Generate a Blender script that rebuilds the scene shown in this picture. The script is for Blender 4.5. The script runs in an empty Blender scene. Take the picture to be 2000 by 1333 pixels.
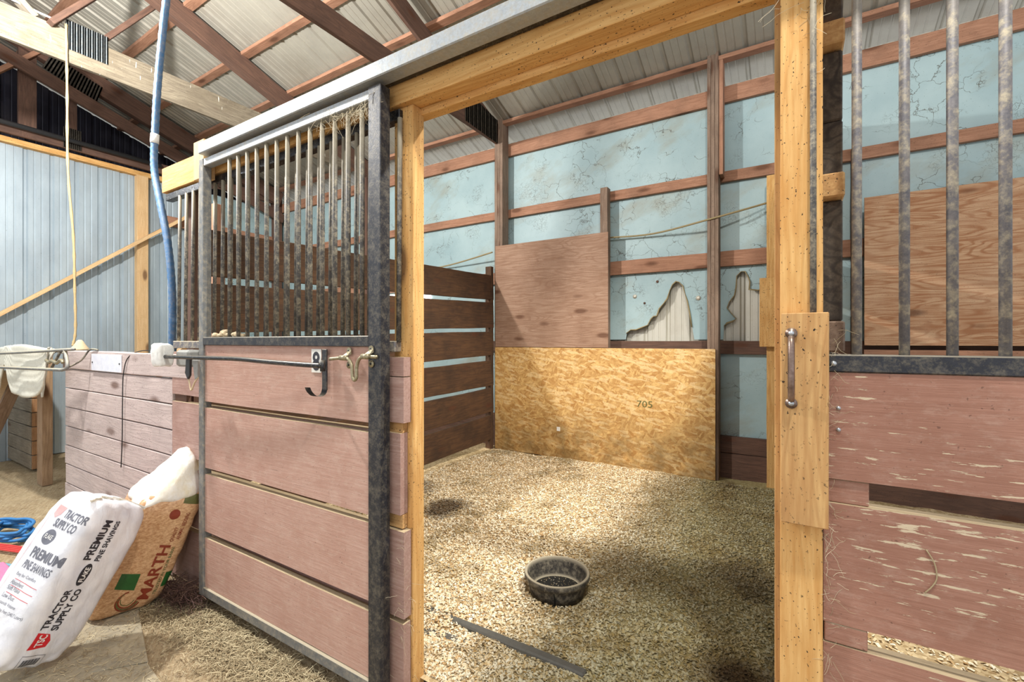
import bpy, bmesh, math, random
from mathutils import Vector, Matrix, noise
from mathutils.bvhtree import BVHTree
random.seed(7)
scene = bpy.context.scene
COL = scene.collection
R = math.radians
H = 1.40
# ---------------------------------------------------------------- camera
cd = bpy.data.cameras.new('camera'); cam = bpy.data.objects.new('camera', cd); COL.objects.link(cam)
cam.location = (0, 0, H); cam.rotation_euler = (R(90), 0, R(31.5))
cd.sensor_width = 36; cd.lens = 36 * 890 / 2000; cd.clip_start = 0.02; cd.clip_end = 200
scene.camera = cam
# ---------------------------------------------------------------- world, lamps, exposure
scene.view_settings.view_transform = 'Standard'; scene.view_settings.look = 'None'
scene.view_settings.exposure = 0.5; scene.view_settings.gamma = 1.0; scene.view_settings.use_curve_mapping = False
w = bpy.data.worlds.new('world'); scene.world = w; w.use_nodes = True
bg = w.node_tree.nodes['Background']; bg.inputs[0].default_value = (0.93, 0.96, 1.0, 1); bg.inputs[1].default_value = 0.85
def lamp(name, loc, power, radius, col):
    l = bpy.data.lights.new(name, 'POINT'); l.energy = power; l.shadow_soft_size = radius; l.color = col
    o = bpy.data.objects.new(name, l); COL.objects.link(o); o.location = loc; return o
lamp('barn_lamp_left', (-4.02, 0.55, 3.75), 470, 0.07, (1.0, 0.98, 0.94))
lamp('barn_lamp_right', (0.34, 0.30, 4.05), 190, 0.07, (1.0, 0.97, 0.9))
sl = bpy.data.lights.new('barn_lamp_stall', 'SPOT'); sl.energy = 520; sl.shadow_soft_size = 0.05; sl.spot_size = R(80); sl.spot_blend = 0.6; sl.color = (1.0, 0.97, 0.9)
so = bpy.data.objects.new('barn_lamp_stall', sl); COL.objects.link(so); so.location = (0.36, 2.6, 4.05); so.rotation_euler = (Vector((-1.7, 2.9, 0)) - Vector((0.36, 2.6, 4.05))).to_track_quat('-Z', 'Y').to_euler()
lamp('barn_lamp_far', (-5.9, -0.3, 3.3), 30, 0.10, (0.90, 0.95, 1.0))
scene.cycles.max_bounces = 6
scene.cycles.diffuse_bounces = 4

# ---------------------------------------------------------------- material helpers
def lin(c):
    return tuple(((x / 255 / 12.92) if x / 255 <= 0.04045 else ((x / 255 + 0.055) / 1.055) ** 2.4) for x in c) + (1,)
class NT:
    def __init__(s, name):
        s.m = bpy.data.materials.new(name); s.m.use_nodes = True; s.t = s.m.node_tree
        s.b = s.t.nodes['Principled BSDF']; s.b.inputs['Roughness'].default_value = 0.85
        s.tc = s.n('ShaderNodeTexCoord')
    def n(s, k, **kw):
        o = s.t.nodes.new(k)
        for a, v in kw.items(): setattr(o, a, v)
        return o
    def put(s, sock, v):
        if v is None: return
        if isinstance(v, bpy.types.NodeSocket): s.t.links.new(v, sock)
        elif isinstance(v, (tuple, list)) and len(v) == 3 and sock.type == 'RGBA': sock.default_value = lin(v)
        else: sock.default_value = v
    def vec(s, scale=(1, 1, 1), rnd=True, src=None, rot=(0, 0, 0)):
        v = src or s.tc.outputs['Object']
        if rnd:
            oi = s.n('ShaderNodeObjectInfo'); mm = s.n('ShaderNodeVectorMath', operation='SCALE'); mm.inputs[0].default_value = (37.1, 53.7, 71.3)
            s.put(mm.inputs['Scale'], oi.outputs['Random'])
            ad = s.n('ShaderNodeVectorMath', operation='ADD'); s.put(ad.inputs[0], v); s.put(ad.inputs[1], mm.outputs[0]); v = ad.outputs[0]
        if any(rot):
            m0 = s.n('ShaderNodeMapping'); s.put(m0.inputs[0], v); m0.inputs['Rotation'].default_value = rot; v = m0.outputs[0]
        mp = s.n('ShaderNodeMapping'); s.put(mp.inputs[0], v); mp.inputs['Scale'].default_value = scale
        return mp.outputs[0]
    def noise(s, v, scale=5, detail=3, rough=0.55, dist=0.0):
        o = s.n('ShaderNodeTexNoise'); s.put(o.inputs['Vector'], v); o.inputs['Scale'].default_value = scale
        o.inputs['Detail'].default_value = detail; o.inputs['Roughness'].default_value = rough; o.inputs['Distortion'].default_value = dist
        return o.outputs[0]
    def vor(s, v, scale=5, feature='F1', out='Distance', rand=1.0):
        o = s.n('ShaderNodeTexVoronoi', feature=feature); s.put(o.inputs['Vector'], v); o.inputs['Scale'].default_value = scale
        o.inputs['Randomness'].default_value = rand
        return o.outputs[out]
    def math(s, op, a, b=0.0, c=None, clamp=False):
        o = s.n('ShaderNodeMath', operation=op, use_clamp=clamp); s.put(o.inputs[0], a); s.put(o.inputs[1], b)
        if c is not None: s.put(o.inputs[2], c)
        return o.outputs[0]
    def step(s, v, a, b):  # 0 below a, 1 above b
        o = s.n('ShaderNodeMapRange'); s.put(o.inputs[0], v); o.inputs[1].default_value = a; o.inputs[2].default_value = b; return o.outputs[0]
    def mix(s, f, a, b, mode='MIX'):
        o = s.n('ShaderNodeMix', data_type='RGBA', blend_type=mode); s.put(o.inputs[0], f); s.put(o.inputs[6], a); s.put(o.inputs[7], b); return o.outputs[2]
    def sep(s, v):
        o = s.n('ShaderNodeSeparateXYZ'); s.put(o.inputs[0], v); return o.outputs
    def nrm(s):
        return s.sep(s.n('ShaderNodeNewGeometry').outputs['Normal'])
    def bump(s, h, strength=0.4, dist=0.004):
        o = s.n('ShaderNodeBump'); o.inputs['Strength'].default_value = strength; o.inputs['Distance'].default_value = dist
        s.put(o.inputs['Height'], h); s.put(s.b.inputs['Normal'], o.outputs[0])
    def col(s, c, rough=None, metal=None):
        s.put(s.b.inputs['Base Color'], c)
        if rough is not None: s.put(s.b.inputs['Roughness'], rough)
        if metal is not None: s.put(s.b.inputs['Metallic'], metal)
        return s.m
_mc = {}
def cached(f):
    def g(*a):
        k = (f.__name__,) + a
        if k not in _mc: _mc[k] = f(*a)
        return _mc[k]
    return g

@cached
def wood(light, dark, specks=0.5, contour=0.35, dirt=0.3, dirtcol=(70, 55, 40), webs=0):
    s = NT('wood'); v = s.vec((1, 1, 1))
    vg = s.vec((0.9, 16, 16)); fine = s.noise(vg, 5, 6, 0.65)
    vb = s.vec((0.9, 6, 6)); ring = s.noise(vb, 1.1, 2, 0.5, 0.3)
    ringl = s.math('SINE', s.math('MULTIPLY', ring, 90.0)); ringl = s.step(ringl, 0.1, 1.0)
    c = s.mix(s.step(fine, 0.3, 0.72), light, dark)
    c = s.mix(s.math('MULTIPLY', ringl, contour), c, dark)
    kn = s.vor(s.vec((1.6, 4.5, 4.5)), 1.3); k = s.step(kn, 0.20, 0.10); kh = s.step(kn, 0.42, 0.20); c = s.mix(s.math('MULTIPLY', kh, 0.35), c, dark)
    c = s.mix(s.math('MULTIPLY', k, 0.75), c, (84, 48, 26))
    big = s.noise(v, 3.5, 4, 0.6); c = s.mix(s.math('MULTIPLY', s.step(big, 0.45, 0.75), dirt), c, dirtcol)
    sp = s.step(s.noise(s.vec((0.7, 1, 1)), 170, 2, 0.5), 0.655, 0.69); spm = s.step(s.noise(v, 5, 2), 0.3, 0.5)
    c = s.mix(s.math('MULTIPLY', s.math('MULTIPLY', sp, spm), specks), c, (40, 30, 20))
    if webs:
        wb_ = s.step(s.noise(s.vec((55, 55, 7)), 1.0, 2, 0.5), 0.70, 0.73); c = s.mix(s.math('MULTIPLY', wb_, 0.8), c, (226, 222, 210))
    s.bump(s.math('ADD', fine, s.math('MULTIPLY', ringl, 0.3)), 0.35, 0.003)
    return s.col(c, 0.85)

@cached
def painted(base, base2, raw, chip, dust, topraw=1):
    s = NT('painted_board'); v = s.vec((1, 1, 1))
    g = s.noise(s.vec((1.2, 26, 26)), 5, 6, 0.7)
    c = s.mix(s.step(g, 0.3, 0.7), base, base2)
    c = s.mix(s.step(s.noise(v, 6, 4, 0.65), 0.42, 0.75), c, base2)
    # dusty scuffs
    c = s.mix(s.math('MULTIPLY', s.step(s.noise(s.vec((6, 12, 12)), 3.0, 7, 0.8), 0.50, 0.70), dust * 0.7), c, (206, 184, 168))
    sc = s.step(s.noise(s.vec((30, 2.2, 2.2), rot=(0, 0.35, 0.35)), 4, 3, 0.6), 0.73, 0.76)
    c = s.mix(s.math('MULTIPLY', sc, dust), c, (226, 210, 190))
    # chips along the grain
    ch = s.noise(s.vec((4.2, 34, 34)), 3.0, 5, 0.62); area = s.noise(v, 2.3, 2, 0.5)
    thr = s.math('SUBTRACT', ch, s.math('MULTIPLY', s.math('SUBTRACT', 0.55, area), 0.35))
    chm = s.step(thr, 0.80 - chip, 0.815 - chip)
    c = s.mix(chm, c, raw)
    cr = s.step(s.noise(s.vec((1.5, 40, 40)), 4, 3, 0.6), 0.72, 0.76); c = s.mix(s.math('MULTIPLY', cr, 0.6), c, (70, 42, 34))
    sp = s.step(s.noise(v, 110, 2, 0.5), 0.70, 0.74); c = s.mix(s.math('MULTIPLY', sp, 0.5), c, (60, 36, 28))
    if topraw:
        up = s.step(s.nrm()[2], 0.6, 0.8); c = s.mix(up, c, s.mix(g, (216, 196, 160), (150, 130, 100)))
    s.bump(s.math('SUBTRACT', g, s.math('MULTIPLY', chm, 1.2)), 0.5, 0.003)
    return s.col(c, 0.75)

@cached
def metal(base, dark, dust, rough=0.5, met=0.3, mott=30.0):
    s = NT('metal'); v = s.vec((1, 1, 1)); n1 = s.noise(v, mott * 2.2, 5, 0.75); n2 = s.noise(s.vec((1, 1, 1)), 34, 5, 0.7)
    c = s.mix(s.step(n1, 0.35, 0.7), base, dark); dm = s.step(s.math('ADD', s.math('MULTIPLY', n1, 0.6), s.math('MULTIPLY', n2, 0.6)), 0.55, 0.75)
    up = s.step(s.nrm()[2], 0.3, 0.8); dm = s.math('MAXIMUM', s.math('MULTIPLY', dm, dust), s.math('MULTIPLY', up, min(1.0, dust * 1.6)))
    c = s.mix(dm, c, (196, 184, 158)); s.bump(n1, 0.25, 0.002)
    return s.col(c, s.math('ADD', s.math('MULTIPLY', dm, 0.3), rough), met)

@cached
def plain(c, rough=0.7, met=0.0):
    s = NT('plain'); n = s.noise(s.vec(), 60, 3, 0.6); cc = s.mix(s.math('MULTIPLY', s.step(n, 0.4, 0.8), 0.3), c, tuple(int(x * 0.6) for x in c)); s.bump(n, 0.1, 0.001)
    return s.col(cc, rough, met)

@cached
def sheet_metal(light, dark, stain):
    s = NT('ribbed_sheet'); v = s.vec(rnd=False); n = s.noise(s.vec((1, 1, 0.35), rnd=False), 4, 5, 0.65)
    c = s.mix(s.step(n, 0.35, 0.75), light, dark)
    c = s.mix(s.math('MULTIPLY', s.step(s.noise(v, 1.6, 4, 0.6), 0.52, 0.75), stain), c, (120, 100, 80))
    c = s.mix(s.math('MULTIPLY', s.step(s.noise(v, 90, 2), 0.70, 0.74), 0.6), c, (90, 84, 76))
    return s.col(c, 0.38, 0.25)

M = {}
M['red'] = painted((194, 160, 145), (174, 134, 118), (206, 180, 146), 0.05, 0.5)
M['red_old'] = painted((170, 126, 108), (148, 104, 86), (208, 190, 162), 0.195, 0.35)
M['red_end'] = painted((178, 148, 138), (150, 116, 104), (206, 186, 150), 0.09, 0.35)
M['plank'] = wood((200, 184, 178), (170, 154, 150), 0.8, 0.25, 0.45, (150, 138, 134))
M['pine'] = wood((228, 186, 122), (194, 140, 74), 1.0, 0.35, 0.2, (150, 96, 44))
M['pine_pale'] = wood((228, 196, 150), (206, 166, 116), 0.6, 0.3, 0.15, (170, 130, 90))
M['post_wood'] = wood((208, 168, 112), (172, 126, 76), 1.0, 0.45, 0.3, (120, 92, 60))
M['girt'] = wood((176, 132, 106), (142, 100, 76), 0.5, 0.4, 0.45, (92, 66, 50))
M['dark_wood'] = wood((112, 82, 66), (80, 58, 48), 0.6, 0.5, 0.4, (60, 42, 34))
M['stall_board'] = wood((98, 68, 42), (62, 42, 28), 0.8, 0.4, 0.7, (40, 28, 20))
M['grey_wood'] = wood((150, 140, 122), (112, 102, 88), 0.6, 0.4, 0.5, (96, 84, 66)); M['grey_chord'] = wood((142, 132, 112), (100, 90, 76), 0.6, 0.5, 0.6, (90, 78, 60), 1)
M['grey_post'] = wood((150, 128, 110), (112, 90, 74), 0.7, 0.4, 0.5, (80, 66, 56))
M['ply_up'] = wood((170, 140, 118), (140, 106, 84), 0.5, 0.65, 0.35, (110, 74, 52))
M['ply_right'] = wood((192, 158, 124), (150, 102, 68), 0.4, 0.9, 0.35, (206, 180, 150))
M['stub'] = wood((172, 144, 114), (136, 108, 82), 0.5, 0.6, 0.3, (100, 84, 64)); M['sawn'] = wood((176, 132, 92), (132, 96, 64), 0.6, 0.3, 0.4, (90, 70, 50))
M['bark_dark'] = wood((92, 80, 66), (44, 36, 30), 0.5, 0.8, 0.4, (120, 104, 84))
M['galv'] = metal((172, 178, 182), (138, 144, 150), 0.45, 0.45, 0.45, 45.0)
M['grey_steel'] = metal((128, 130, 130), (84, 86, 90), 0.55, 0.5, 0.3, 60.0)
M['black_steel'] = metal((46, 48, 56), (26, 28, 34), 0.2, 0.42, 0.3, 70.0)
M['bar_steel'] = metal((86, 84, 82), (46, 44, 46), 0.6, 0.55, 0.25, 55.0)
M['bar_dusty'] = metal((124, 120, 120), (66, 68, 82), 0.8, 0.55, 0.2, 28.0)
M['black_gloss'] = metal((26, 28, 36), (14, 15, 20), 0.12, 0.25, 0.2, 40.0)
M['zinc'] = metal((168, 160, 132), (118, 104, 76), 0.12, 0.4, 0.6, 50.0)
M['gusset'] = metal((150, 160, 166), (104, 114, 120), 0.3, 0.45, 0.5, 60.0)
M['gusset_dark'] = metal((92, 84, 76), (62, 56, 50), 0.25, 0.6, 0.3, 60.0)
M['roof'] = sheet_metal((168, 164, 152), (154, 150, 140), 0.3)
M['siding'] = sheet_metal((176, 190, 198), (152, 166, 176), 0.12)
M['white_siding'] = sheet_metal((206, 202, 188), (186, 182, 168), 0.2)
M['dark_gable'] = sheet_metal((62, 60, 72), (40, 40, 50), 0.1)

def m_insul():
    s = NT('turquoise_facing'); v = s.vec(rnd=False)
    c = s.mix(s.step(s.noise(v, 2.0, 4, 0.6), 0.35, 0.7), (160, 182, 184), (142, 166, 170))
    st = s.step(s.noise(s.vec((0.8, 1, 1.6), rnd=False, rot=(0, 0.5, 0)), 1.5, 5, 0.6), 0.53, 0.74)
    c = s.mix(s.math('MULTIPLY', st, 0.7), c, (138, 128, 100))
    e = s.vor(v, 5.5, 'DISTANCE_TO_EDGE'); vd = s.n('ShaderNodeVectorMath', operation='ADD')
    nz = s.n('ShaderNodeTexNoise'); s.put(nz.inputs['Vector'], v); nz.inputs['Scale'].default_value = 9; nz.inputs['Detail'].default_value = 5
    s.put(vd.inputs[0], v); sc = s.n('ShaderNodeVectorMath', operation='SCALE'); s.put(sc.inputs[0], nz.outputs['Color']); sc.inputs['Scale'].default_value = 0.22; s.put(vd.inputs[1], sc.outputs[0])
    e = s.vor(vd.outputs[0], 5.0, 'DISTANCE_TO_EDGE'); cr = s.step(e, 0.016, 0.006)
    mask = s.step(s.noise(v, 2.6, 3, 0.5), 0.50, 0.60); crm = s.math('MULTIPLY', cr, mask)
    e2 = s.vor(vd.outputs[0], 22, 'DISTANCE_TO_EDGE'); cr2 = s.math('MULTIPLY', s.step(e2, 0.05, 0.02), s.step(s.noise(v, 3.3, 3, 0.5), 0.56, 0.66))
    c = s.mix(s.math('MULTIPLY', s.math('MAXIMUM', crm, s.math('MULTIPLY', cr2, 0.7)), 0.75), c, (70, 62, 44))
    sp = s.step(s.noise(v, 85, 2, 0.5), 0.67, 0.72); c = s.mix(s.math('MULTIPLY', sp, 0.55), c, (82, 92, 88))
    s.bump(s.math('SUBTRACT', s.noise(v, 9, 4), crm), 0.3, 0.006)
    return s.col(c, 0.5)
M['insul'] = m_insul()

def m_osb():
    s = NT('osb'); v = s.vec(rnd=False)
    def layer(rot, sc):
        nz = s.n('ShaderNodeTexNoise'); s.put(nz.inputs['Vector'], v); nz.inputs['Scale'].default_value = 14; nz.inputs['Detail'].default_value = 2
        m1 = s.n('ShaderNodeVectorMath', operation='SCALE'); s.put(m1.inputs[0], nz.outputs['Color']); m1.inputs['Scale'].default_value = 0.03
        ad = s.n('ShaderNodeVectorMath', operation='ADD'); s.put(ad.inputs[0], v); s.put(ad.inputs[1], m1.outputs[0])
        mp = s.vec(sc, rnd=False, src=ad.outputs[0], rot=rot)
        return s.vor(mp, 1.0, 'F1', 'Color')
    ly = [s.sep(layer(r_, sc_))[k_] for r_, sc_, k_ in (((0, 0.25, 0), (13, 13, 52), 0), ((0, -0.75, 0), (14, 14, 50), 1), ((0, 1.15, 0), (14, 14, 54), 2), ((0, -0.2, 0), (11, 11, 46), 1))]
    mk = s.sep(s.vor(s.vec((1, 1, 1.6), rnd=False), 15, 'F1', 'Color')); a = ly[0]; b = ly[3]
    a = s.math('ADD', s.math('MULTIPLY', ly[0], s.math('GREATER_THAN', mk[0], 0.62)), s.math('MULTIPLY', ly[1], s.math('LESS_THAN', mk[0], 0.30)))
    a = s.math('ADD', a, s.math('MULTIPLY', ly[2], s.math('MULTIPLY', s.math('GREATER_THAN', mk[0], 0.30), s.math('LESS_THAN', mk[0], 0.62))))
    c = s.mix(a, (222, 182, 116), (176, 126, 64)); c = s.mix(s.math('MULTIPLY', s.step(b, 0.72, 0.8), 0.6), c, (234, 204, 150))
    c = s.mix(s.math('MULTIPLY', s.step(s.noise(v, 60, 6, 0.75), 0.4, 0.7), 0.4), c, (140, 98, 48))
    dk = s.step(s.noise(s.vec((16, 16, 60), rnd=False, rot=(0, 0.2, 0)), 1.0, 3, 0.6), 0.72, 0.75); c = s.mix(dk, c, (60, 44, 28))
    sp = s.step(s.noise(v, 75, 2), 0.66, 0.72); c = s.mix(s.math('MULTIPLY', sp, 0.6), c, (84, 64, 36))
    z = s.sep(s.tc.outputs['Object'])[2]
    gr = s.math('MULTIPLY', s.step(z, 0.0, -0.42), s.step(s.noise(v, 5, 5, 0.65), 0.3, 0.62)); c = s.mix(s.math('MULTIPLY', gr, 0.75), c, (108, 84, 46))
    s.bump(s.math('ADD', a, b), 0.2, 0.002)
    return s.col(c, 0.7)
M['osb'] = m_osb()

def dirt_shade_patch(s, v):  # colour patches of the bedding: fresh, soiled, hay-green right side with shade painted in
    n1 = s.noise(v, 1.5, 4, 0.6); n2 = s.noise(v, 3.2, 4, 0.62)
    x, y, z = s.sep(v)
    right = s.step(s.math('ADD', x, s.math('MULTIPLY', n1, 0.5)), -0.95, -0.35)  # olive darkening, paints in the shade along the right partition
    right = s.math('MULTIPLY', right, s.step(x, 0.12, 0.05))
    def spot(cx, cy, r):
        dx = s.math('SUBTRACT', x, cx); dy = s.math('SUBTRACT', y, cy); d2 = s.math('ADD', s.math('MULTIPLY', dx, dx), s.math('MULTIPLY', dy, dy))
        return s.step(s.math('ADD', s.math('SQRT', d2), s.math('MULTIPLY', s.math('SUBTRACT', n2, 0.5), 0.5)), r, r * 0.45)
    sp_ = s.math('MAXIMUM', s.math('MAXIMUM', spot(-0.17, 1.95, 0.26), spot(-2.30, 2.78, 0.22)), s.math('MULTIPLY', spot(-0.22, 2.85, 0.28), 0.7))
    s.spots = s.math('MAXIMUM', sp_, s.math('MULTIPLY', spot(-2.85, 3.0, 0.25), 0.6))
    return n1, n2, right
def m_bed(chips):
    s = NT('wood_shavings'); v = s.tc.outputs['Object']; n1, n2, right = dirt_shade_patch(s, v)
    if chips:
        rv = s.n('ShaderNodeNewGeometry').outputs['Random Per Island']
        c = s.mix(rv, (238, 214, 168), (206, 168, 112)); c2 = s.n('ShaderNodeValToRGB'); cr = c2.color_ramp
        s.put(c2.inputs[0], s.math('FRACT', s.math('MULTIPLY', rv, 7.31)))
        cr.elements[0].position = 0; cr.elements[0].color = lin((252, 244, 222)); cr.elements[1].position = 1; cr.elements[1].color = lin((172, 130, 76))
        e = cr.elements.new(0.45); e.color = lin((246, 230, 196)); e = cr.elements.new(0.75); e.color = lin((226, 196, 148))
        c = c2.outputs[0]
    else:
        a = s.sep(s.vor(s.vec((1, 1, 1), rnd=False), 60, 'F1', 'Color'))[0]
        c = s.mix(a, (222, 200, 158), (160, 132, 90))
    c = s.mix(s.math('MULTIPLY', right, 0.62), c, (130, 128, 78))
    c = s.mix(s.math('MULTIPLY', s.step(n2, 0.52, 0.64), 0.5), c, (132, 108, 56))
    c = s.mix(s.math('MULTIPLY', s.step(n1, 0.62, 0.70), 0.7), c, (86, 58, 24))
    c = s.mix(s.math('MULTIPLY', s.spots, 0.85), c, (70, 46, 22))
    s.bump(s.noise(v, 90, 4, 0.7), 0.6, 0.01)
    return s.col(c, 0.9)
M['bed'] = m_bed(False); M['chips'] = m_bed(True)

def m_dirt():
    s = NT('aisle_dirt'); v = s.vec(rnd=False)
    c = s.mix(s.step(s.noise(v, 3, 6, 0.7), 0.3, 0.7), (190, 168, 132), (156, 132, 98))
    st = s.noise(s.vec((10, 60, 10), rnd=False, rot=(0, 0, 0.5)), 1.2, 5, 0.7); c = s.mix(s.math('MULTIPLY', s.step(st, 0.45, 0.7), 0.6), c, (216, 200, 168))
    c = s.mix(s.math('MULTIPLY', s.step(s.noise(v, 45, 4, 0.7), 0.55, 0.7), 0.7), c, (96, 76, 48))
    s.bump(s.math('ADD', st, s.noise(v, 30, 6, 0.75)), 0.8, 0.02)
    return s.col(c, 0.95)
M['dirt'] = m_dirt()
def m_mat():
    s = NT('dusty_mat'); v = s.vec(rnd=False)
    c = s.mix(s.step(s.noise(v, 4, 6, 0.7), 0.35, 0.68), (176, 164, 138), (138, 130, 112))
    c = s.mix(s.math('MULTIPLY', s.step(s.noise(v, 9, 5, 0.7), 0.55, 0.72), 0.5), c, (116, 120, 118))
    c = s.mix(s.math('MULTIPLY', s.step(s.noise(v, 60, 4, 0.7), 0.55, 0.7), 0.5), c, (186, 166, 126))
    s.bump(s.noise(v, 60, 5, 0.7), 0.4, 0.004); return s.col(c, 0.9)
M['mat'] = m_mat()
def m_strand(a, b, name):
    s = NT(name); rv = s.n('ShaderNodeNewGeometry').outputs['Random Per Island']; return s.col(s.mix(rv, a, b), 0.8)
M['hay'] = m_strand((204, 190, 154), (128, 108, 76), 'hay'); M['hay_dark'] = m_strand((110, 84, 66), (70, 46, 48), 'hay_dark')
M['web'] = m_strand((226, 214, 186), (150, 136, 104), 'wisp')
def m_bag(kind):
    s = NT('bag_' + kind); v = s.vec(rnd=False)
    if kind == 'white':
        c = s.mix(s.step(s.noise(v, 12, 4, 0.6), 0.35, 0.75), (232, 232, 236), (208, 210, 220)); r = 0.35
    elif kind == 'brown':
        a = s.noise(s.vec((60, 60, 110), rnd=False), 1.0, 5, 0.75); c = s.mix(s.step(a, 0.35, 0.65), (222, 184, 142), (172, 124, 82)); r = 0.35
    else:
        c = s.mix(s.step(s.noise(v, 9, 5, 0.65), 0.4, 0.7), (236, 234, 228), (220, 206, 176)); r = 0.3
    wr = s.noise(s.vec((14, 14, 5), rnd=False), 1.6, 4, 0.6, 1.2); s.bump(s.math('ADD', wr, s.math('MULTIPLY', s.noise(v, 70, 3, 0.6), 0.3)), 0.5, 0.006)
    return s.col(c, r)
M['bag_w'] = m_bag('white'); M['bag_b'] = m_bag('brown'); M['bag_t'] = m_bag('film')
M['ink'] = plain((44, 44, 52), 0.5); M['ink_soft'] = plain((108, 110, 122), 0.5); M['ink_red'] = plain((206, 32, 44), 0.5); M['ink_pink'] = plain((226, 170, 170), 0.5)
M['ink_white'] = plain((236, 234, 232), 0.5); M['ink_green'] = plain((36, 92, 40), 0.5); M['ink_brown'] = plain((134, 52, 28), 0.5); M['ink_olive'] = plain((96, 96, 50), 0.5)
M['rubber'] = metal((58, 54, 50), (36, 34, 32), 0.45, 0.7, 0.0, 20.0); M['rubber_dk'] = plain((24, 25, 26), 0.5); M['rubber_edge'] = plain((96, 94, 88), 0.85)
M['hose'] = metal((66, 112, 156), (46, 84, 124), 0.3, 0.5, 0.0, 60.0)
M['rope'] = plain((176, 152, 110), 0.9); M['rope_blue'] = plain((52, 120, 180), 0.6); M['rope_lt'] = plain((110, 156, 170), 0.7); M['rope_red'] = plain((196, 56, 52), 0.6); M['pink'] = plain((240, 120, 160), 0.4)
M['foam_w'] = plain((232, 232, 228), 0.9); M['foam_g'] = plain((150, 150, 146), 0.9); M['cloth'] = plain((216, 214, 200), 0.95); M['cloth_tan'] = plain((214, 190, 160), 0.95)
M['wire'] = plain((150, 134, 96), 0.7); M['plate_w'] = metal((236, 238, 244), (216, 220, 236), 0.1, 0.3, 0.2, 8.0); M['card'] = plain((232, 230, 222), 0.6); M['iron'] = metal((150, 130, 120), (84, 58, 48), 0.1, 0.35, 0.7, 14.0)
M['bolt'] = plain((190, 196, 202), 0.35, 0.6); M['scrap'] = plain((196, 176, 144), 0.9); M['black_plastic'] = plain((40, 40, 42), 0.5)
def m_day():
    s = NT('daylight_panel'); s.b.inputs['Base Color'].default_value = (1, 1, 1, 1); s.b.inputs['Emission Color'].default_value = (1, 1, 1, 1); s.b.inputs['Emission Strength'].default_value = 2.2; return s.m
M['day'] = m_day()

# ---------------------------------------------------------------- object helpers
def setp(o, label=None, cat=None, group=None, kind=None):
    if label: o['label'] = label
    if cat: o['category'] = cat
    if group: o['group'] = group
    if kind: o['kind'] = kind
    return o
def empty(name, loc, label=None, cat=None, group=None, rot=(0, 0, 0)):
    o = bpy.data.objects.new(name, None); COL.objects.link(o); o.location = loc; o.rotation_euler = rot; o.empty_display_size = 0.1
    o['_m'] = 1; del o['_m']
    return setp(o, label, cat, group)
def wmat(o):
    m = Matrix.LocRotScale(o.location, o.rotation_euler, o.scale)
    return wmat(o.parent) @ m if o.parent else m
def link(name, me, mat, parent=None, world=None):
    o = bpy.data.objects.new(name, me); COL.objects.link(o)
    if mat is not None: me.materials.append(mat)
    w_ = world if world is not None else Matrix.Identity(4)
    if parent is not None:
        o.parent = parent; w_ = wmat(parent).inverted() @ w_
    l, q, s_ = w_.decompose(); o.location = l; o.rotation_euler = q.to_euler(); o.scale = s_
    return o
def from_bm(name, bm, mat, parent=None, world=None, smooth=False):
    me = bpy.data.meshes.new(name); bm.to_mesh(me); bm.free()
    if smooth:
        for p in me.polygons: p.use_smooth = True
    return link(name, me, mat, parent, world)
def recentre(name, bm, mat, parent=None, smooth=False):
    """world-space bmesh -> object whose origin is the mesh centre"""
    c = Vector((0, 0, 0))
    lo = Vector([min(v.co[i] for v in bm.verts) for i in range(3)]); hi = Vector([max(v.co[i] for v in bm.verts) for i in range(3)]); c = (lo + hi) / 2
    for v in bm.verts: v.co -= c
    return from_bm(name, bm, mat, parent, Matrix.Translation(c), smooth)
def box(name, x0, x1, y0, y1, z0, z1, mat, parent=None, bev=0.002, warp=0.0):
    c = Vector(((x0 + x1) / 2, (y0 + y1) / 2, (z0 + z1) / 2)); d = [abs(x1 - x0), abs(y1 - y0), abs(z1 - z0)]
    ax = d.index(max(d)); rot = Matrix.Identity(4); L = list(d)
    if ax == 1: rot = Matrix.Rotation(R(90), 4, 'Z'); L = [d[1], d[0], d[2]]
    if ax == 2: rot = Matrix.Rotation(R(-90), 4, 'Y'); L = [d[2], d[1], d[0]]
    return lumber(name, Matrix.Translation(c) @ rot, L, mat, parent, bev, warp)
def lumber(name, world, L, mat, parent=None, bev=0.002, warp=0.0):
    bm = bmesh.new(); bmesh.ops.create_cube(bm, size=1)
    for v in bm.verts: v.co = Vector((v.co.x * L[0], v.co.y * L[1], v.co.z * L[2]))
    if warp > 0:
        bmesh.ops.subdivide_edges(bm, edges=[e for e in bm.edges if abs((e.verts[0].co - e.verts[1].co).x) > 1e-6], cuts=max(3, int(L[0] / 0.08)))
    b = min(bev, min(L) * 0.3)
    if b > 0: bmesh.ops.bevel(bm, geom=[e for e in bm.edges if len(e.link_faces) == 2 and e.calc_face_angle(0) > 0.5], offset=b, segments=1, affect='EDGES')
    if warp > 0:
        sd = random.uniform(0, 99)
        for v in bm.verts:
            n = noise.noise(Vector((v.co.x * 2.2 + sd, v.co.z * 3, 0))); m_ = noise.noise(Vector((v.co.x * 9 + sd, v.co.z * 20, v.co.y * 20)))
            v.co.z += warp * (n + 0.35 * m_); v.co.y += warp * 0.4 * m_
    return from_bm(name, bm, mat, parent, world)
def beam(name, p0, p1, wd, ht, mat, parent=None, up=(0, 0, 1), bev=0.003, warp=0.0):
    p0 = Vector(p0); p1 = Vector(p1); x = (p1 - p0); L = x.length; x.normalize(); u = Vector(up); y = u.cross(x).normalized(); z = x.cross(y)
    m = Matrix((x, y, z)).transposed().to_4x4(); m.translation = (p0 + p1) / 2
    return lumber(name, m, (L, wd, ht), mat, parent, bev, warp)
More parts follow.
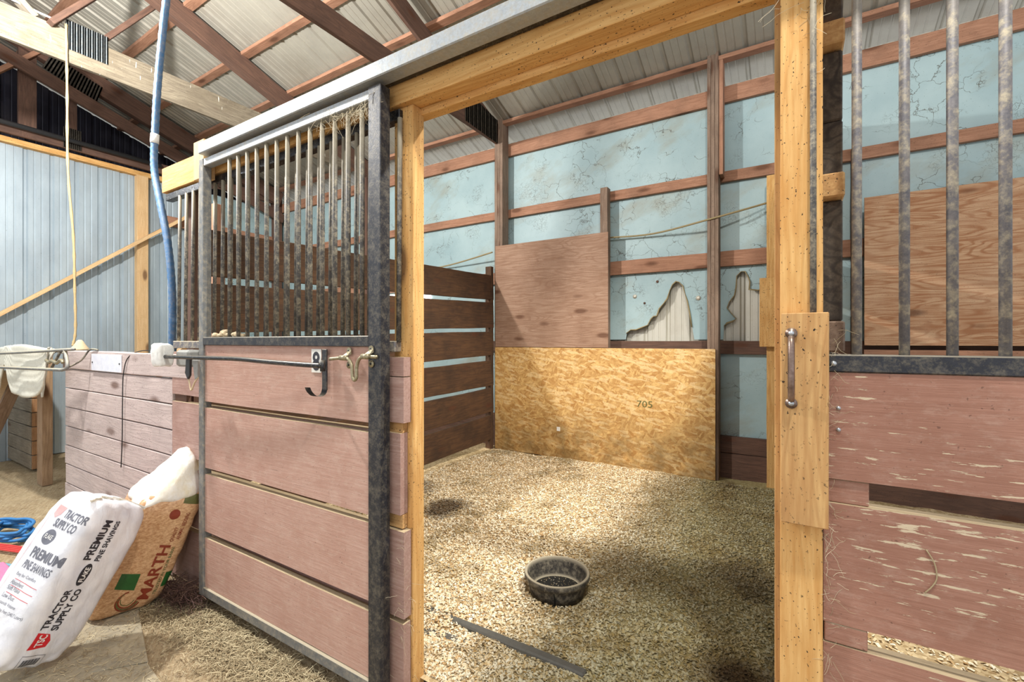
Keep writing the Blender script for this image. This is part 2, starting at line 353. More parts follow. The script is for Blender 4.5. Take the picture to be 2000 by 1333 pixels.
def tube_bm(pts, rad, seg=10, bm=None, caps=True):
    bm = bm or bmesh.new(); P = [Vector(p) for p in pts]; rings = []; prev = None
    for i, p in enumerate(P):
        t = (P[min(i + 1, len(P) - 1)] - P[max(i - 1, 0)]).normalized()
        if prev is None: a = t.orthogonal().normalized()
        else: a = (prev - t * prev.dot(t)).normalized()
        prev = a; b = t.cross(a); r = rad[i] if isinstance(rad, (list, tuple)) else rad
        rings.append([bm.verts.new(p + (a * math.cos(2 * math.pi * k / seg) + b * math.sin(2 * math.pi * k / seg)) * r) for k in range(seg)])
    for r0, r1 in zip(rings, rings[1:]):
        for k in range(seg): bm.faces.new((r0[k], r0[(k + 1) % seg], r1[(k + 1) % seg], r1[k]))
    if caps: bm.faces.new(rings[0][::-1]); bm.faces.new(rings[-1])
    return bm
def tube(name, pts, rad, mat, parent=None, seg=10):
    bm = tube_bm(pts, rad, seg); bmesh.ops.recalc_face_normals(bm, faces=bm.faces[:])
    o = recentre(name, bm, mat, parent, True)
    return o
def smooth_path(pts, n=8):
    P = [Vector(p) for p in pts]; out = []
    for i in range(len(P) - 1):
        a = P[max(i - 1, 0)]; b = P[i]; c = P[i + 1]; d = P[min(i + 2, len(P) - 1)]
        for k in range(n):
            t = k / n; out.append(0.5 * ((2 * b) + (c - a) * t + (2 * a - 5 * b + 4 * c - d) * t * t + (3 * b - a - 3 * c + d) * t ** 3))
    out.append(P[-1]); return out
def poly_prism(name, pts, nrm, th, mat, parent=None, bev=0.0):
    bm = bmesh.new(); f = bm.faces.new([bm.verts.new(Vector(p)) for p in pts]); n = Vector(nrm).normalized() * th
    r = bmesh.ops.extrude_face_region(bm, geom=[f])
    for v in [g for g in r['geom'] if isinstance(g, bmesh.types.BMVert)]: v.co += n
    bmesh.ops.recalc_face_normals(bm, faces=bm.faces[:])
    if bev: bmesh.ops.bevel(bm, geom=bm.edges[:], offset=bev, segments=1, affect='EDGES')
    return recentre(name, bm, mat, parent)
def disc(name, c, n, r, th, mat, parent=None, seg=16):
    n = Vector(n).normalized(); return tube(name, [Vector(c), Vector(c) + n * th], r, mat, parent, seg)

# ---------------------------------------------------------------- setting: floor, walls, ceiling
def grid(name, x0, x1, y0, y1, nx, ny, fz, mat, kind='structure'):
    me = bpy.data.meshes.new(name); vs = []; fs = []
    for j in range(ny + 1):
        for i in range(nx + 1):
            x = x0 + (x1 - x0) * i / nx; y = y0 + (y1 - y0) * j / ny; vs.append((x, y, fz(x, y)))
    for j in range(ny):
        for i in range(nx):
            a = j * (nx + 1) + i; fs.append((a, a + 1, a + nx + 2, a + nx + 1))
    me.from_pydata(vs, [], fs)
    for p in me.polygons: p.use_smooth = True
    o = link(name, me, mat); setp(o, kind=kind); return o
def nz(x, y, s=1.0, k=0.0): return noise.noise(Vector((x * s + k, y * s, k)))
def fz_floor(x, y):
    far = min(1.0, max(0.0, (-3.4 - x) / 1.0)); near = 0.012 * far
    return 0.0 + (nz(x, y, 2.0) * 0.8 + nz(x, y, 7.0, 5) * 0.4) * near * 1.6 - 0.004
grid('floor', -10, 3.2, -4, 5.4, 170, 130, fz_floor, M['dirt'])

def ribs(u0, u1, period=0.229, hgt=0.019):
    pts = []; u = u0
    while u < u1:
        for du, h in ((0, 0), (0.006, 0), (0.020, hgt), (0.040, hgt), (0.054, 0), (0.095, 0), (0.100, 0.004), (0.110, 0.004), (0.115, 0), (0.160, 0), (0.165, 0.004), (0.175, 0.004), (0.180, 0), (0.2289, 0)):
            pts.append((u + du * period / 0.229, h))
        u += period
    return pts
def ribbed(name, ru, fn, mat, kind='structure', parent=None):
    """fn(u, h) -> (lower point, upper point)"""
    bm = bmesh.new(); prev = None
    for u, h in ru:
        a, b = fn(u, h); a = bm.verts.new(a); b = bm.verts.new(b)
        if prev: bm.faces.new((prev[0], a, b, prev[1]))
        prev = (a, b)
    o = from_bm(name, bm, mat, parent)
    if kind: setp(o, kind=kind)
    return o
RZ = lambda y: 4.08 + (4.6 - y) * 0.338     # underside of the roof sheets
ribbed('ceiling', ribs(-10.0, 3.2), lambda u, h: ((u, 5.35, RZ(5.35) + h), (u, -2.2, RZ(-2.2) + h)), M['roof'])
wl = ribbed('wall_left', ribs(-2.09, 5.0), lambda u, h: ((-7.80 - h, u, 0.0), (-7.80 - h, u, 3.72)), M['siding'])
wb = ribbed('wall_back', ribs(-8.9, 3.2), lambda u, h: ((u, 4.86 + h, 0.0), (u, 4.86 + h, 3.88)), M['white_siding'])
ribbed('wall_gable', ribs(-3.0, 5.3), lambda u, h: ((-8.85 - h, u, 0.0), (-8.85 - h, u, RZ(u) - 0.016)), M['dark_gable'])
# turquoise facing with the two torn places where the white sheet shows
def IP(px, py, Y=4.80):
    u_ = (px - 1000) / 890.; v_ = (667 - py) / 890.; s_, c_ = math.sin(R(31.5)), math.cos(R(31.5)); t = Y / (c_ + s_ * u_); return ((-s_ + c_ * u_) * t, H + v_ * t)
tearA = [(1222, 664), (1224, 652), (1232, 645), (1243, 645), (1256, 640), (1266, 636), (1272, 624), (1277, 619), (1284, 618), (1288, 604), (1296, 594), (1303, 584), (1308, 568), (1314, 557), (1321, 551), (1327, 552), (1334, 560), (1338, 575), (1343, 588), (1347, 612), (1352, 640), (1356, 664)]
tearB = [(1413, 664), (1414, 638), (1420, 632), (1430, 629), (1438, 624), (1428, 612), (1421, 602), (1425, 590), (1434, 578), (1438, 562), (1440, 540), (1448, 531), (1456, 531), (1462, 542), (1465, 552), (1464, 566), (1480, 568), (1487, 566), (1490, 600), (1489, 664)]
def facing():
    bm = bmesh.new(); Y = 4.80
    top = [(-8.8, 1.33)] + [IP(*p) for p in tearA] + [IP(*p) for p in tearB] + [(3.1, 1.33), (3.1, 3.80), (-8.8, 3.80)]
    for pts in (top, [(-8.8, 0.1), (3.1, 0.1), (3.1, 1.33), (-8.8, 1.33)]):
        f = bm.faces.new([bm.verts.new((x, Y, z)) for x, z in pts]); r = bmesh.ops.extrude_face_region(bm, geom=[f])
        for v in [g for g in r['geom'] if isinstance(g, bmesh.types.BMVert)]: v.co.y += 0.012
    bmesh.ops.recalc_face_normals(bm, faces=bm.faces[:])
    from_bm('insulation_facing', bm, M['insul'], wb)['label'] = 'torn turquoise insulation facing'
    for pts in (tearA, tearB):
        P = [(IP(*p)[0] + random.uniform(-.004, .004), Y - 0.004 - random.uniform(0, .012), IP(*p)[1]) for p in pts[1:-1]]
        tube('torn_edge', P, [random.uniform(0.003, 0.009) for _ in P], M['wire'], wb, 5)
    for px, py, r in ((1284, 551, .014), (1240, 580, .022), (1259, 593, .012), (1364, 583, .024)):
        x, z = IP(px, py); disc('torn_hole', (x, Y - 0.001, z), (0, -1, 0), r, 0.004, M['white_siding'] if r > .02 else M['dark_wood'], wb, 9)
facing()
# kick boards, girts, posts along the back wall ---------------------------------
def spans():  # left and right ends of what the photo shows
    return -8.0, 2.8
def thing_box(name, label, cat, group, *a, **k):
    o = box(name, *a, **k); return setp(o, label, cat, group)
G = 'horizontal girts on the back wall'
thing_box('wall_girt', 'top reddish girt along the back wall, just under the roof', 'beam', G, -7.95, 2.8, 4.75, 4.79, 3.67, 3.82, M['girt'], warp=.004)
thing_box('wall_girt', 'second girt from the top on the turquoise wall, narrow reddish board', 'beam', G, -7.9, 2.8, 4.75, 4.79, 2.915, 3.015, M['girt'], warp=.004)
thing_box('wall_girt', 'third girt from the top, brown board crossing above the torn patches', 'beam', G, -7.9, 2.8, 4.75, 4.79, 2.11, 2.255, M['girt'], warp=.004)
thing_box('wall_girt', 'lowest dark girt just above the OSB sheet', 'beam', G, -7.9, 2.8, 4.75, 4.79, 1.275, 1.40, M['dark_wood'], warp=.003)
thing_box('kick_board', 'upper dark kick board low on the back wall', 'board', 'kick boards along the back wall', -7.9, 2.8, 4.73, 4.775, 0.345, 0.50, M['dark_wood'], warp=.003)
thing_box('kick_board', 'lower dark kick board at the foot of the back wall', 'board', 'kick boards along the back wall', -7.9, 2.8, 4.73, 4.775, 0.06, 0.34, M['dark_wood'], warp=.003)
def laminated_post(name, x0, x1, y0, y1, z0, z1, label, mat, plies=3):
    t = empty(name, ((x0 + x1) / 2, (y0 + y1) / 2, z0), label, 'post', 'laminated posts along the back wall')
    w_ = (x1 - x0) / plies
    for i in range(plies): box('ply', x0 + i * w_ + .0008, x0 + (i + 1) * w_ - .0008, y0, y1, z0, z1 - (0.02 * (i % 2)), mat, t, 0.003, .002)
    return t
laminated_post('wall_post', -3.075, -2.96, 4.61, 4.75, 0, 4.10, 'three-ply grey-brown post at the far left corner of the stall, meeting the truss', M['grey_post'])
laminated_post('wall_post', -0.675, -0.575, 4.61, 4.75, 0, 4.10, 'three-ply grey-brown post right of the OSB sheet, running up to the roof', M['grey_post'])
laminated_post('wall_post', -5.46, -5.34, 4.61, 4.75, 0, 4.10, 'dark post on the back wall of the neighbouring left stall, seen through the bars', M['dark_wood'])
laminated_post('wall_post', -7.80, -7.68, 4.61, 4.75, 0, 4.10, 'dark corner post farthest left on the back wall, seen through the bars', M['dark_wood'])
thing_box('wall_stud', 'short grey stud rising beside the upper plywood, right edge', 'stud', None, -1.745, -1.665, 4.655, 4.75, 1.30, 3.04, M['grey_post'], warp=.003)
thing_box('wall_stud', 'pale wooden stud in the right rear corner of the stall', 'stud', None, -0.185, -0.100, 4.60, 4.69, 0.05, 2.86, M['pine'], warp=.003)
thing_box('corner_block', 'short orange wood block nailed on the right rear corner stud', 'block', None, -0.237, -0.106, 4.53, 4.60, 1.35, 1.95, M['pine'], warp=.003)
thing_box('wall_stud', 'brown stud at the left edge of the plywood in the right stall', 'stud', None, 0.425, 0.475, 4.62, 4.75, 0.05, 3.0, M['dark_wood'], warp=.003)
thing_box('splice_board', 'orange side board fixed to the right side of the three-ply post', 'board', None, -0.574, -0.54, 4.62, 4.75, 2.95, 4.02, M['girt'], warp=.002)
# sheets
ob = thing_box('osb_sheet', 'golden OSB sheet lining the lower back wall of the stall', 'board', None, -3.05, -0.60, 4.585, 4.60, 0.105, 1.325, M['osb'], bev=.001)
thing_box('plywood_sheet', 'weathered brown plywood sheet above the OSB sheet', 'board', None, -3.05, -1.635, 4.592, 4.604, 1.33, 2.545, M['ply_up'], bev=.001)
thing_box('plywood_sheet', 'wavy-grained plywood sheet on the back wall of the right stall, behind bars', 'board', None, 0.50, 2.6, 4.592, 4.604, 1.365, 2.55, M['ply_right'], bev=.001)
thing_box('cross_board', 'thin brown board below the right stall plywood', 'board', None, 0.5, 2.6, 4.62, 4.66, 1.22, 1.33, M['girt'])
# cables
tube('electric_cable', smooth_path([(-4.9, 4.74, 2.40), (-4.0, 4.735, 2.40), (-3.1, 4.60, 2.48)], 6), .009, M['wire'])
setp(bpy.context.scene.objects['electric_cable'], 'tan cable sagging across the back wall above the left partition', 'cable', 'tan cables on the turquoise wall')
o = tube('electric_cable', smooth_path([(-1.66, 4.74, 2.515), (-1.2, 4.735, 2.50), (-0.62, 4.60, 2.545), (-0.15, 4.735, 2.66)], 6), .009, M['wire'])
setp(o, 'tan cable across the turquoise wall either side of the right post', 'cable', 'tan cables on the turquoise wall')

# ---------------------------------------------------------------- roof timbers
for y, lab in ((4.66, 'lowest roof purlin, right above the turquoise wall'), (3.95, 'second roof purlin up from the wall, behind the header beam'), (3.38, 'third roof purlin up from the wall, near the first truss top chord'),
               (2.83, 'fourth roof purlin up from the wall, over the galvanised track'), (2.26, 'fifth roof purlin up from the wall, near the top edge of the photo'), (1.68, 'sixth roof purlin up from the wall, above the grey chord'), (1.1, 'highest roof purlin, at the upper left')):
    o = box('roof_purlin', -8.8, 2.9, y - .045, y + .045, RZ(y) - .045, RZ(y) - .006, M['girt'], warp=.002); setp(o, lab, 'beam', 'roof purlins under the metal sheets')
def chord(name, X, y0, y1, dz, th, wd, mat, par):
    return beam(name, (X, y0, RZ(y0) - dz), (X, y1, RZ(y1) - dz), wd, th, mat, par, warp=.002)
def gusset(name, X, pts, mat, par, sgn=1):
    """toothed plate: a ribbed quad in the plane X"""
    bm = bmesh.new(); (a, b, c, d) = pts; n = 34; prev = None
    for i in range(n + 1):
        t = i / n; lo = [a[k] + (b[k] - a[k]) * t for k in (0, 1)]; hi = [d[k] + (c[k] - d[k]) * t for k in (0, 1)]
        h = 0.0035 * (1 if i % 4 in (1, 2) else 0)
        v0 = bm.verts.new((X + sgn * (h + .001), lo[0], lo[1])); v1 = bm.verts.new((X + sgn * (h + .001), hi[0], hi[1]))
        if prev: bm.faces.new((prev[0], v0, v1, prev[1]))
        prev = (v0, v1)
    r = bmesh.ops.solidify(bm, geom=bm.faces[:], thickness=0.0015)
    return recentre(name, bm, mat, par)
tA = empty('roof_truss', (-5.42, 4.6, 3.85), 'grey truss with pale bottom chord crossing the upper left, galvanised plate on it', 'roof truss', 'roof trusses')
box('bottom_chord', -5.44, -5.40, -1.2, 4.30, 3.845, 4.125, M['grey_chord'], tA, .003, .003)
chord('top_chord', -5.34, -1.8, 4.75, .15, .20, .10, M['dark_wood'], tA)
gusset('gusset_plate', -5.40, [(1.355, 3.96), (1.645, 3.96), (1.645, 4.215), (1.355, 4.215)], M['gusset'], tA)
beam('web', (-5.375, 1.25, 4.10), (-5.375, 1.78, 4.86), .045, .115, M['dark_wood'], tA, (1, 0, 0)); beam('web', (-5.47, 1.60, 4.16), (-5.47, 2.05, 4.80), .045, .11, M['dark_wood'], tA, (1, 0, 0)); beam('web', (-5.47, 1.18, 4.14), (-5.47, 0.7, 4.6), .045, .10, M['grey_wood'], tA, (1, 0, 0))
tB = empty('roof_truss', (-3.04, 4.6, 3.8), 'dark brown truss landing on the far left stall post, toothed plate at its heel', 'roof truss', 'roof trusses')
box('bottom_chord', -3.06, -3.02, -1.2, 4.60, 3.785, 3.97, M['dark_wood'], tB, .003, .003)
chord('top_chord', -3.04, -1.8, 4.62, .15, .19, .04, M['dark_wood'], tB)
gusset('gusset_plate', -3.02, [(3.95, 3.80), (4.59, 3.78), (4.59, 4.06), (3.95, 4.14)], M['gusset_dark'], tB)
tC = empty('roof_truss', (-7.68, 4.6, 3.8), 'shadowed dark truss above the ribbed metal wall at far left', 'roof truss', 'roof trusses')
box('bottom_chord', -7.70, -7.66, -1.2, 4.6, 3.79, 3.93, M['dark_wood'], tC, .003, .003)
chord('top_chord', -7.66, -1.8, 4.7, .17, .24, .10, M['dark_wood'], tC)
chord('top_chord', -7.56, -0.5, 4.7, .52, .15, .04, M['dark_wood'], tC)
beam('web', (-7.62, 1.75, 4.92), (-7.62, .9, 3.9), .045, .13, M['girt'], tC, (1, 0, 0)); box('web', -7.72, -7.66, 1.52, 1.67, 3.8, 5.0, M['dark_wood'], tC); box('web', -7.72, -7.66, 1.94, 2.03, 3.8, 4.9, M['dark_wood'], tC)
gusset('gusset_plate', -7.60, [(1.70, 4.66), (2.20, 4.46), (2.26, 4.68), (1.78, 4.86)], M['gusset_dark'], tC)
gusset('gusset_plate', -7.655, [(1.90, 3.80), (2.07, 3.80), (2.07, 4.05), (1.90, 4.05)], M['gusset_dark'], tC)
# header plate of metal wall, pipe
thing_box('wall_plate', 'pale yellow plate board capping the ribbed metal wall', 'beam', None, -7.82, -7.72, -2.0, 3.0, 3.70, 3.765, M['pine'], warp=.003)
o = tube('black_pipe', [(-7.60, -1.5, 3.89), (-7.60, 2.9, 3.88)], .028, M['black_plastic']); setp(o, 'black pipe running along the dark truss above the metal wall', 'pipe')
o = tube('loose_wire', smooth_path([(-5.46, .2, 4.42), (-5.44, .7, 4.24), (-5.45, 1.1, 4.20), (-5.43, 1.34, 4.18)], 6), .008, M['foam_w']); setp(o, 'pale wires looping over the grey chord at the top left', 'cable')
# left wall framing
thing_box('wall_stud', 'upright pine stud on the ribbed metal wall', 'stud', None, -7.79, -7.70, 2.66, 2.79, 0.0, 3.70, M['pine_pale'], warp=.003)
o = beam('diagonal_brace', (-7.73, 0.55, 1.02), (-7.60, 3.45, 3.42), .04, .095, M['pine_pale'], None, (1, 0, 0), warp=.002); setp(o, 'long diagonal pine brace across the ribbed metal wall', 'brace')
lf = box('left_wall_facing', -7.79, -7.77, 3.35, 4.8, 0.1, 3.7, M['insul'], wl, 0.0)
thing_box('wall_girt', 'orange girt on the turquoise side wall, seen through the door bars', 'beam', None, -7.765, -7.72, 3.0, 4.6, 3.08, 3.22, M['girt'])
o = beam('diagonal_brace', (-7.70, 3.95, 3.15), (-7.68, 4.55, 2.45), .04, .09, M['girt'], None, (1, 0, 0)); setp(o, 'short orange diagonal brace in the far stall corner, seen through the door bars', 'brace')
# daylight panel low on the back wall of the left stall
wd = box('window_1', -5.30, -4.25, 4.785, 4.798, 1.86, 2.08, M['day'], None, 0.0); setp(wd, kind='structure')
# ---------------------------------------------------------------- partitions
def partition(X, th, rows, y0, y1, label, mat, name='stall_partition', pz=2.3, slopes=None):
    t = empty(name, (X, (y0 + y1) / 2, 0), label, 'partition')
    for i, (a, b, c, d) in enumerate(rows):   # z at front (y0) and back (y1): bottom, top
        p = [(X - th / 2, y0, a), (X - th / 2, y1, c), (X - th / 2, y1, d), (X - th / 2, y0, b)]
        L = y1 - y0; zc0 = (a + b) / 2; zc1 = (c + d) / 2
        beam('board', (X, y0, zc0), (X, y1, zc1), th, ((b - a) + (d - c)) / 2, mat, t, warp=.004)
    box('end_post', X - th / 2 - .04, X + .02, y1 - .06, y1 - .005, 0.0, pz, M['stall_board'], t)
    return t
rows = [(1.80, 2.095, 1.902, 2.188), (1.44, 1.76, 1.567, 1.859), (1.13, 1.42, 1.233, 1.512), (0.79, 1.07, 0.86, 1.171), (0.46, 0.72, 0.538, 0.842), (0.12, 0.39, 0.203, 0.519)]
partition(-3.10, .04, rows, 1.34, 4.60, 'dark slatted board partition on the left side of the stall', M['stall_board'])
# things glimpsed in the neighbouring left stall
thing_box('stall_lumber', 'upright orange post beyond the fixed bars, left of the door', 'post', None, -3.80, -3.74, 1.77, 1.85, 0, 2.45, M['girt'])
# right partition seen end-on
t = empty('stall_partition', (0.09, 3.0, 0), 'rough dark partition seen end-on behind the right door post', 'partition')
zz = [(0.05, 0.30), (0.31, 0.58), (0.59, 0.86), (0.87, 1.13), (1.14, 1.365), (1.452, 1.76), (1.825, 1.965), (1.967, 2.145), (2.21, 2.42), (2.43, 2.70), (2.71, 2.98), (2.99, 3.25)]
for a, b in zz: box('board', .066, .112, 1.42 + random.uniform(0, .012), 4.6, a, b, M['bark_dark'], t, .004, .003)
for a, b in ((1.372, 1.450), (1.762, 1.823), (2.148, 2.207)): box('spacer_block', .060, .114, 1.395, 1.56, a, b, M['post_wood'] if a > 1.4 else M['grey_post'], t, .004)

# ---------------------------------------------------------------- bedding
def fz_bed(x, y):
    d = 0.095 + 0.022 * nz(x, y, 1.4, 3) + 0.012 * nz(x, y, 5, 9) + 0.006 * nz(x, y, 16, 2)
    if x > -3.0 and x < -.1 and y > 4.2: d += 0.02 * (y - 4.2)
    rr = math.hypot(x + 1.045, y - 2.155)
    if rr < .17: d = min(d, .080)
    return d
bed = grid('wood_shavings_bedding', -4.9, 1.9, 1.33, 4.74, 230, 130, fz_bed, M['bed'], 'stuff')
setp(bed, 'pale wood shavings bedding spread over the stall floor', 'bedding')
def flakes(name, n, region, size, mat, parent=None, lift=0.004):
    vs = []; fs = []
    for _ in range(n):
        x, y = region(); z = fz_bed(x, y) + random.uniform(0, lift); a = random.uniform(0, 6.283); L = random.uniform(.5, 1.3) * size; W_ = L * random.uniform(.25, .7)
        tx, ty = random.gauss(0, .35), random.gauss(0, .35); curl = random.uniform(.0, .5) * L
        ca, sa = math.cos(a), math.sin(a); b = len(vs)
        for i, (u, h) in enumerate(((-.5, 0), (0, curl), (.5, 0))):
            for s_ in (-.5, .5):
                X_ = u * L; Y_ = s_ * W_; zz_ = z + .002 + abs(h) * .5 + X_ * tx + Y_ * ty
                vs.append((x + X_ * ca - Y_ * sa, y + X_ * sa + Y_ * ca, max(zz_, z)))
        fs += [(b, b + 1, b + 3, b + 2), (b + 2, b + 3, b + 5, b + 4)]
    me = bpy.data.meshes.new(name); me.from_pydata(vs, [], fs); o = link(name, me, mat, parent); return o
def reg_main():
    while True:
        y = 1.36 + (random.random() ** 1.5) * 3.2; x = random.uniform(-3.05, 0.04)
        if x > -y * 1.15 - .3 and math.hypot(x + 1.045, y - 2.155) > .150: return x, y
def reg_right():
    return random.uniform(0.13, 1.7), random.uniform(1.36, 4.5)
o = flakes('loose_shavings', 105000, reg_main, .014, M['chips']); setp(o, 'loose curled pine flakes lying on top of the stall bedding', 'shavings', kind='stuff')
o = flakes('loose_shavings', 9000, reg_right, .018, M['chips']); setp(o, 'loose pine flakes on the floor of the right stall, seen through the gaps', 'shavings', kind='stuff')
# hay and straw strands
def strands(name, n, region, length, mat, label, cat, zf, wid=.0012, rise=.02, wild=.6):
    vs = []; fs = []
    for _ in range(n):
        x, y = region(); z = zf(x, y); a = random.uniform(0, 6.283); L = length * random.uniform(.4, 1.3); seg = 4; cur = random.gauss(0, wild); px, py, pz = x, y, z + random.uniform(.001, rise); el = random.gauss(0, .25); b0 = len(vs)
        for i in range(seg + 1):
            nx, ny = -math.sin(a) * wid, math.cos(a) * wid
            vs.append((px - nx, py - ny, pz)); vs.append((px + nx, py + ny, pz + wid * .5))
            px += math.cos(a) * L / seg; py += math.sin(a) * L / seg; pz = max(z + .001, pz + math.sin(el) * L / seg); a += cur / seg * 1.6; el -= .1
        for i in range(seg): fs.append((b0 + 2 * i, b0 + 2 * i + 1, b0 + 2 * i + 3, b0 + 2 * i + 2))
    me = bpy.data.meshes.new(name); me.from_pydata(vs, [], fs); o = link(name, me, mat); return setp(o, label, cat, kind='stuff')
def reg_door():
    t_ = random.random(); x = -2.95 + t_ * 1.75; return x, 1.13 - .06 * t_ + random.gauss(0, .065)
strands('hay_litter', 9000, reg_door, .05, M['hay'], 'tangled straw litter on the ground under the red sliding door', 'straw', fz_floor)
strands('hay_wad', 1500, lambda: (-2.80 + random.gauss(0, .09), 1.15 + random.gauss(0, .03)), .07, M['hay_dark'], 'dark matted hay tuft at the lower left corner of the door', 'straw', fz_floor, .0011, .10, 1.6)
strands('hay_bits', 3000, lambda: (random.uniform(-3.2, -1.5), random.uniform(.5, 1.1)), .03, M['hay'], 'short hay bits scattered over the dusty mats', 'straw', lambda x, y: .014, .0009, .004)
strands('hay_bits', 1500, reg_main, .05, M['hay'], 'fine hay strands mixed in the stall bedding', 'straw', fz_bed, .0009, .012)
# mats
def mat_poly(pts, z, th, label):
    o = poly_prism('floor_mat', [(x, y, z) for x, y in pts], (0, 0, 1), th, M['mat'], None, .002); return setp(o, label, 'mat', 'dusty mats on the aisle floor')
mat_poly([(-3.8, .70), (-3.02, 1.04), (-2.38, .862), (-2.75, .40), (-3.3, -.1), (-4.2, .1)], .001, .008, 'darker dusty mat in front of the brown bag')
mat_poly([(-2.37, .856), (-1.85, .80), (-1.2, .3), (-1.4, -.5), (-3.2, -.5), (-3.05, .15), (-2.76, .41)], .001, .009, 'lighter dusty mat nearest the camera, below the door')
o = box('rubber_mat_edge', -1.60, -.685, 1.645, 1.685, .080, .112, M['rubber_edge'], None, .006, .006); setp(o, 'grey rubber mat edge showing through the stall bedding', 'mat')
o = beam('rubber_mat_edge', (-1.62, 1.50, .095), (-1.20, 1.58, .088), .04, .02, M['rubber_edge'], None); setp(o, 'short dark mat corner beside the left post foot', 'mat')

# ---------------------------------------------------------------- rubber feed pan
def lathe(name, prof, c, mat, parent=None, seg=48):
    bm = bmesh.new(); rings = []
    for r, z in prof: rings.append([bm.verts.new((c[0] + r * math.cos(2 * math.pi * k / seg), c[1] + r * math.sin(2 * math.pi * k / seg), c[2] + z)) for k in range(seg)])
    for a, b in zip(rings, rings[1:]):
        for k in range(seg): bm.faces.new((a[k], a[(k + 1) % seg], b[(k + 1) % seg], b[k]))
    bm.faces.new(rings[0][::-1]); bm.faces.new(rings[-1]); bmesh.ops.recalc_face_normals(bm, faces=bm.faces[:]); return recentre(name, bm, mat, parent, True)
pc = (-1.045, 2.155, .088); pan = empty('feed_pan', pc, 'round black rubber feed pan standing on the stall bedding', 'feed pan')
lathe('pan_body', [(.128, 0), (.140, .002), (.152, .055), (.158, .078), (.166, .080), (.170, .090), (.170, .108), (.164, .112), (.156, .110), (.150, .085), (.138, .03), (.130, .014), (.0005, .012)], pc, M['rubber'], pan)
lathe('pan_bottom', [(.0005, .013), (.128, .013), (.126, .018), (.0005, .018)], pc, M['rubber_dk'], pan)
box('mould_seam', pc[0] + .055, pc[0] + .0575, pc[1] - .150, pc[1] - .135, pc[2] + .004, pc[2] + .075, M['rubber_dk'], pan, 0)
vs = []; fs = []
for _ in range(260):
    a = random.uniform(0, 6.28); r = .122 * math.sqrt(random.random()); x = pc[0] + r * math.cos(a); y = pc[1] + r * math.sin(a); s_ = random.uniform(.001, .0035); an = random.uniform(0, 3); b = len(vs)
    for k in range(4): vs.append((x + s_ * math.cos(an + k * 1.571) * (1 if k % 2 else .5), y + s_ * math.sin(an + k * 1.571) * (1 if k % 2 else .5), pc[2] + .0195))
    fs.append((b, b + 1, b + 2, b + 3))
me = bpy.data.meshes.new('crumbs'); me.from_pydata(vs, [], fs); o = link('crumbs', me, M['chips']); setp(o, 'feed crumbs and shavings in the bottom of the rubber pan', 'crumbs', kind='stuff')

# ---------------------------------------------------------------- sliding door
D = empty('sliding_stall_door', (-1.98, 1.21, .06), 'red board sliding stall door with barred top and steel frame', 'door')
Y0, Y1 = 1.190, 1.232
box('stile', -2.675, -2.628, Y0, Y1, .06, 2.36, M['grey_steel'], D, .003)
box('stile', -1.367, -1.300, Y0 - .004, Y1 + .004, .075, 2.36, M['black_steel'], D, .003)['label'] = 'wide black door stile, dusty grey at the top'
box('top_rail', -2.628, -1.367, Y0 + .002, Y1, 2.318, 2.358, M['galv'], D, .003)
box('mid_rail', -2.628, -1.367, Y0 - .002, Y1, 1.378, 1.420, M['black_steel'], D, .003)
box('bottom_rail', -2.628, -1.367, Y0, Y1, .062, .108, M['grey_steel'], D, .003)
for i in range(13):
    x = -2.406 + i * .0815; tube('bar', [(x, 1.211, 1.415), (x, 1.211, 2.325)], .0095, M['bar_steel'], D, 8)
def zb(pl, pr, Y): return pl, pr
def board_quad(name, x0, x1, y0, y1, b0, t0, b1, t1, mat, parent, warp=.003):
    """board whose bottom/top heights differ at its left and right end"""
    o = lumber(name, Matrix.Translation(((x0 + x1) / 2, (y0 + y1) / 2, (b0 + t0 + b1 + t1) / 4)), (x1 - x0, y1 - y0, 1.0), mat, parent, 0, warp)
    h0, h1 = (t0 - b0), (t1 - b1); c0, c1 = (t0 + b0) / 2, (t1 + b1) / 2; cm = (c0 + c1) / 2
    for v in o.data.vertices:
        f = v.co.x / (x1 - x0) + .5; s_ = 1 if v.co.z > 0 else -1; rest = v.co.z - s_ * .5
        v.co.z = (c0 + (c1 - c0) * f - cm) + s_ * (h0 + (h1 - h0) * f) / 2 + rest
    return o
DB = [(1.083, 1.378, 1.087, 1.378), (.735, 1.050, .735, 1.050), (.400, .700, .405, .705), (.108, .365, .112, .365)]
for a, b, c, d in DB: board_quad('board', -2.628, -1.367, 1.2, 1.226, a, b, c, d, M['red'], D, .0025)
# number plate
npl = box('number_plate', -1.724, -1.660, 1.1955, 1.1985, 1.268, 1.366, M['card'], D, .0005)
def text_mesh(txt, size=1.0, bold=0.0, sx=1.0):
    c = bpy.data.curves.new('t', 'FONT'); c.body = txt; c.size = size; c.offset = bold * 0.9; c.resolution_u = 3
    o = bpy.data.objects.new('t', c); COL.objects.link(o); dg = bpy.context.evaluated_depsgraph_get(); dg.update(); me = bpy.data.meshes.new_from_object(o.evaluated_get(dg)); bpy.data.objects.remove(o); bpy.data.curves.remove(c)
    return me
def fit_text(txt, w_, h_, bold=0.02):
    """mesh verts scaled so the word fills w_ x h_, origin at its lower left"""
    me = text_mesh(txt, 1.0, bold); xs = [v.co.x for v in me.vertices]; ys = [v.co.y for v in me.vertices]; x0, x1, y0, y1 = min(xs), max(xs), min(ys), max(ys)
    for v in me.vertices: v.co.x = (v.co.x - x0) / (x1 - x0) * w_; v.co.y = (v.co.y - y0) / (y1 - y0) * h_; v.co.z = 0
    return me
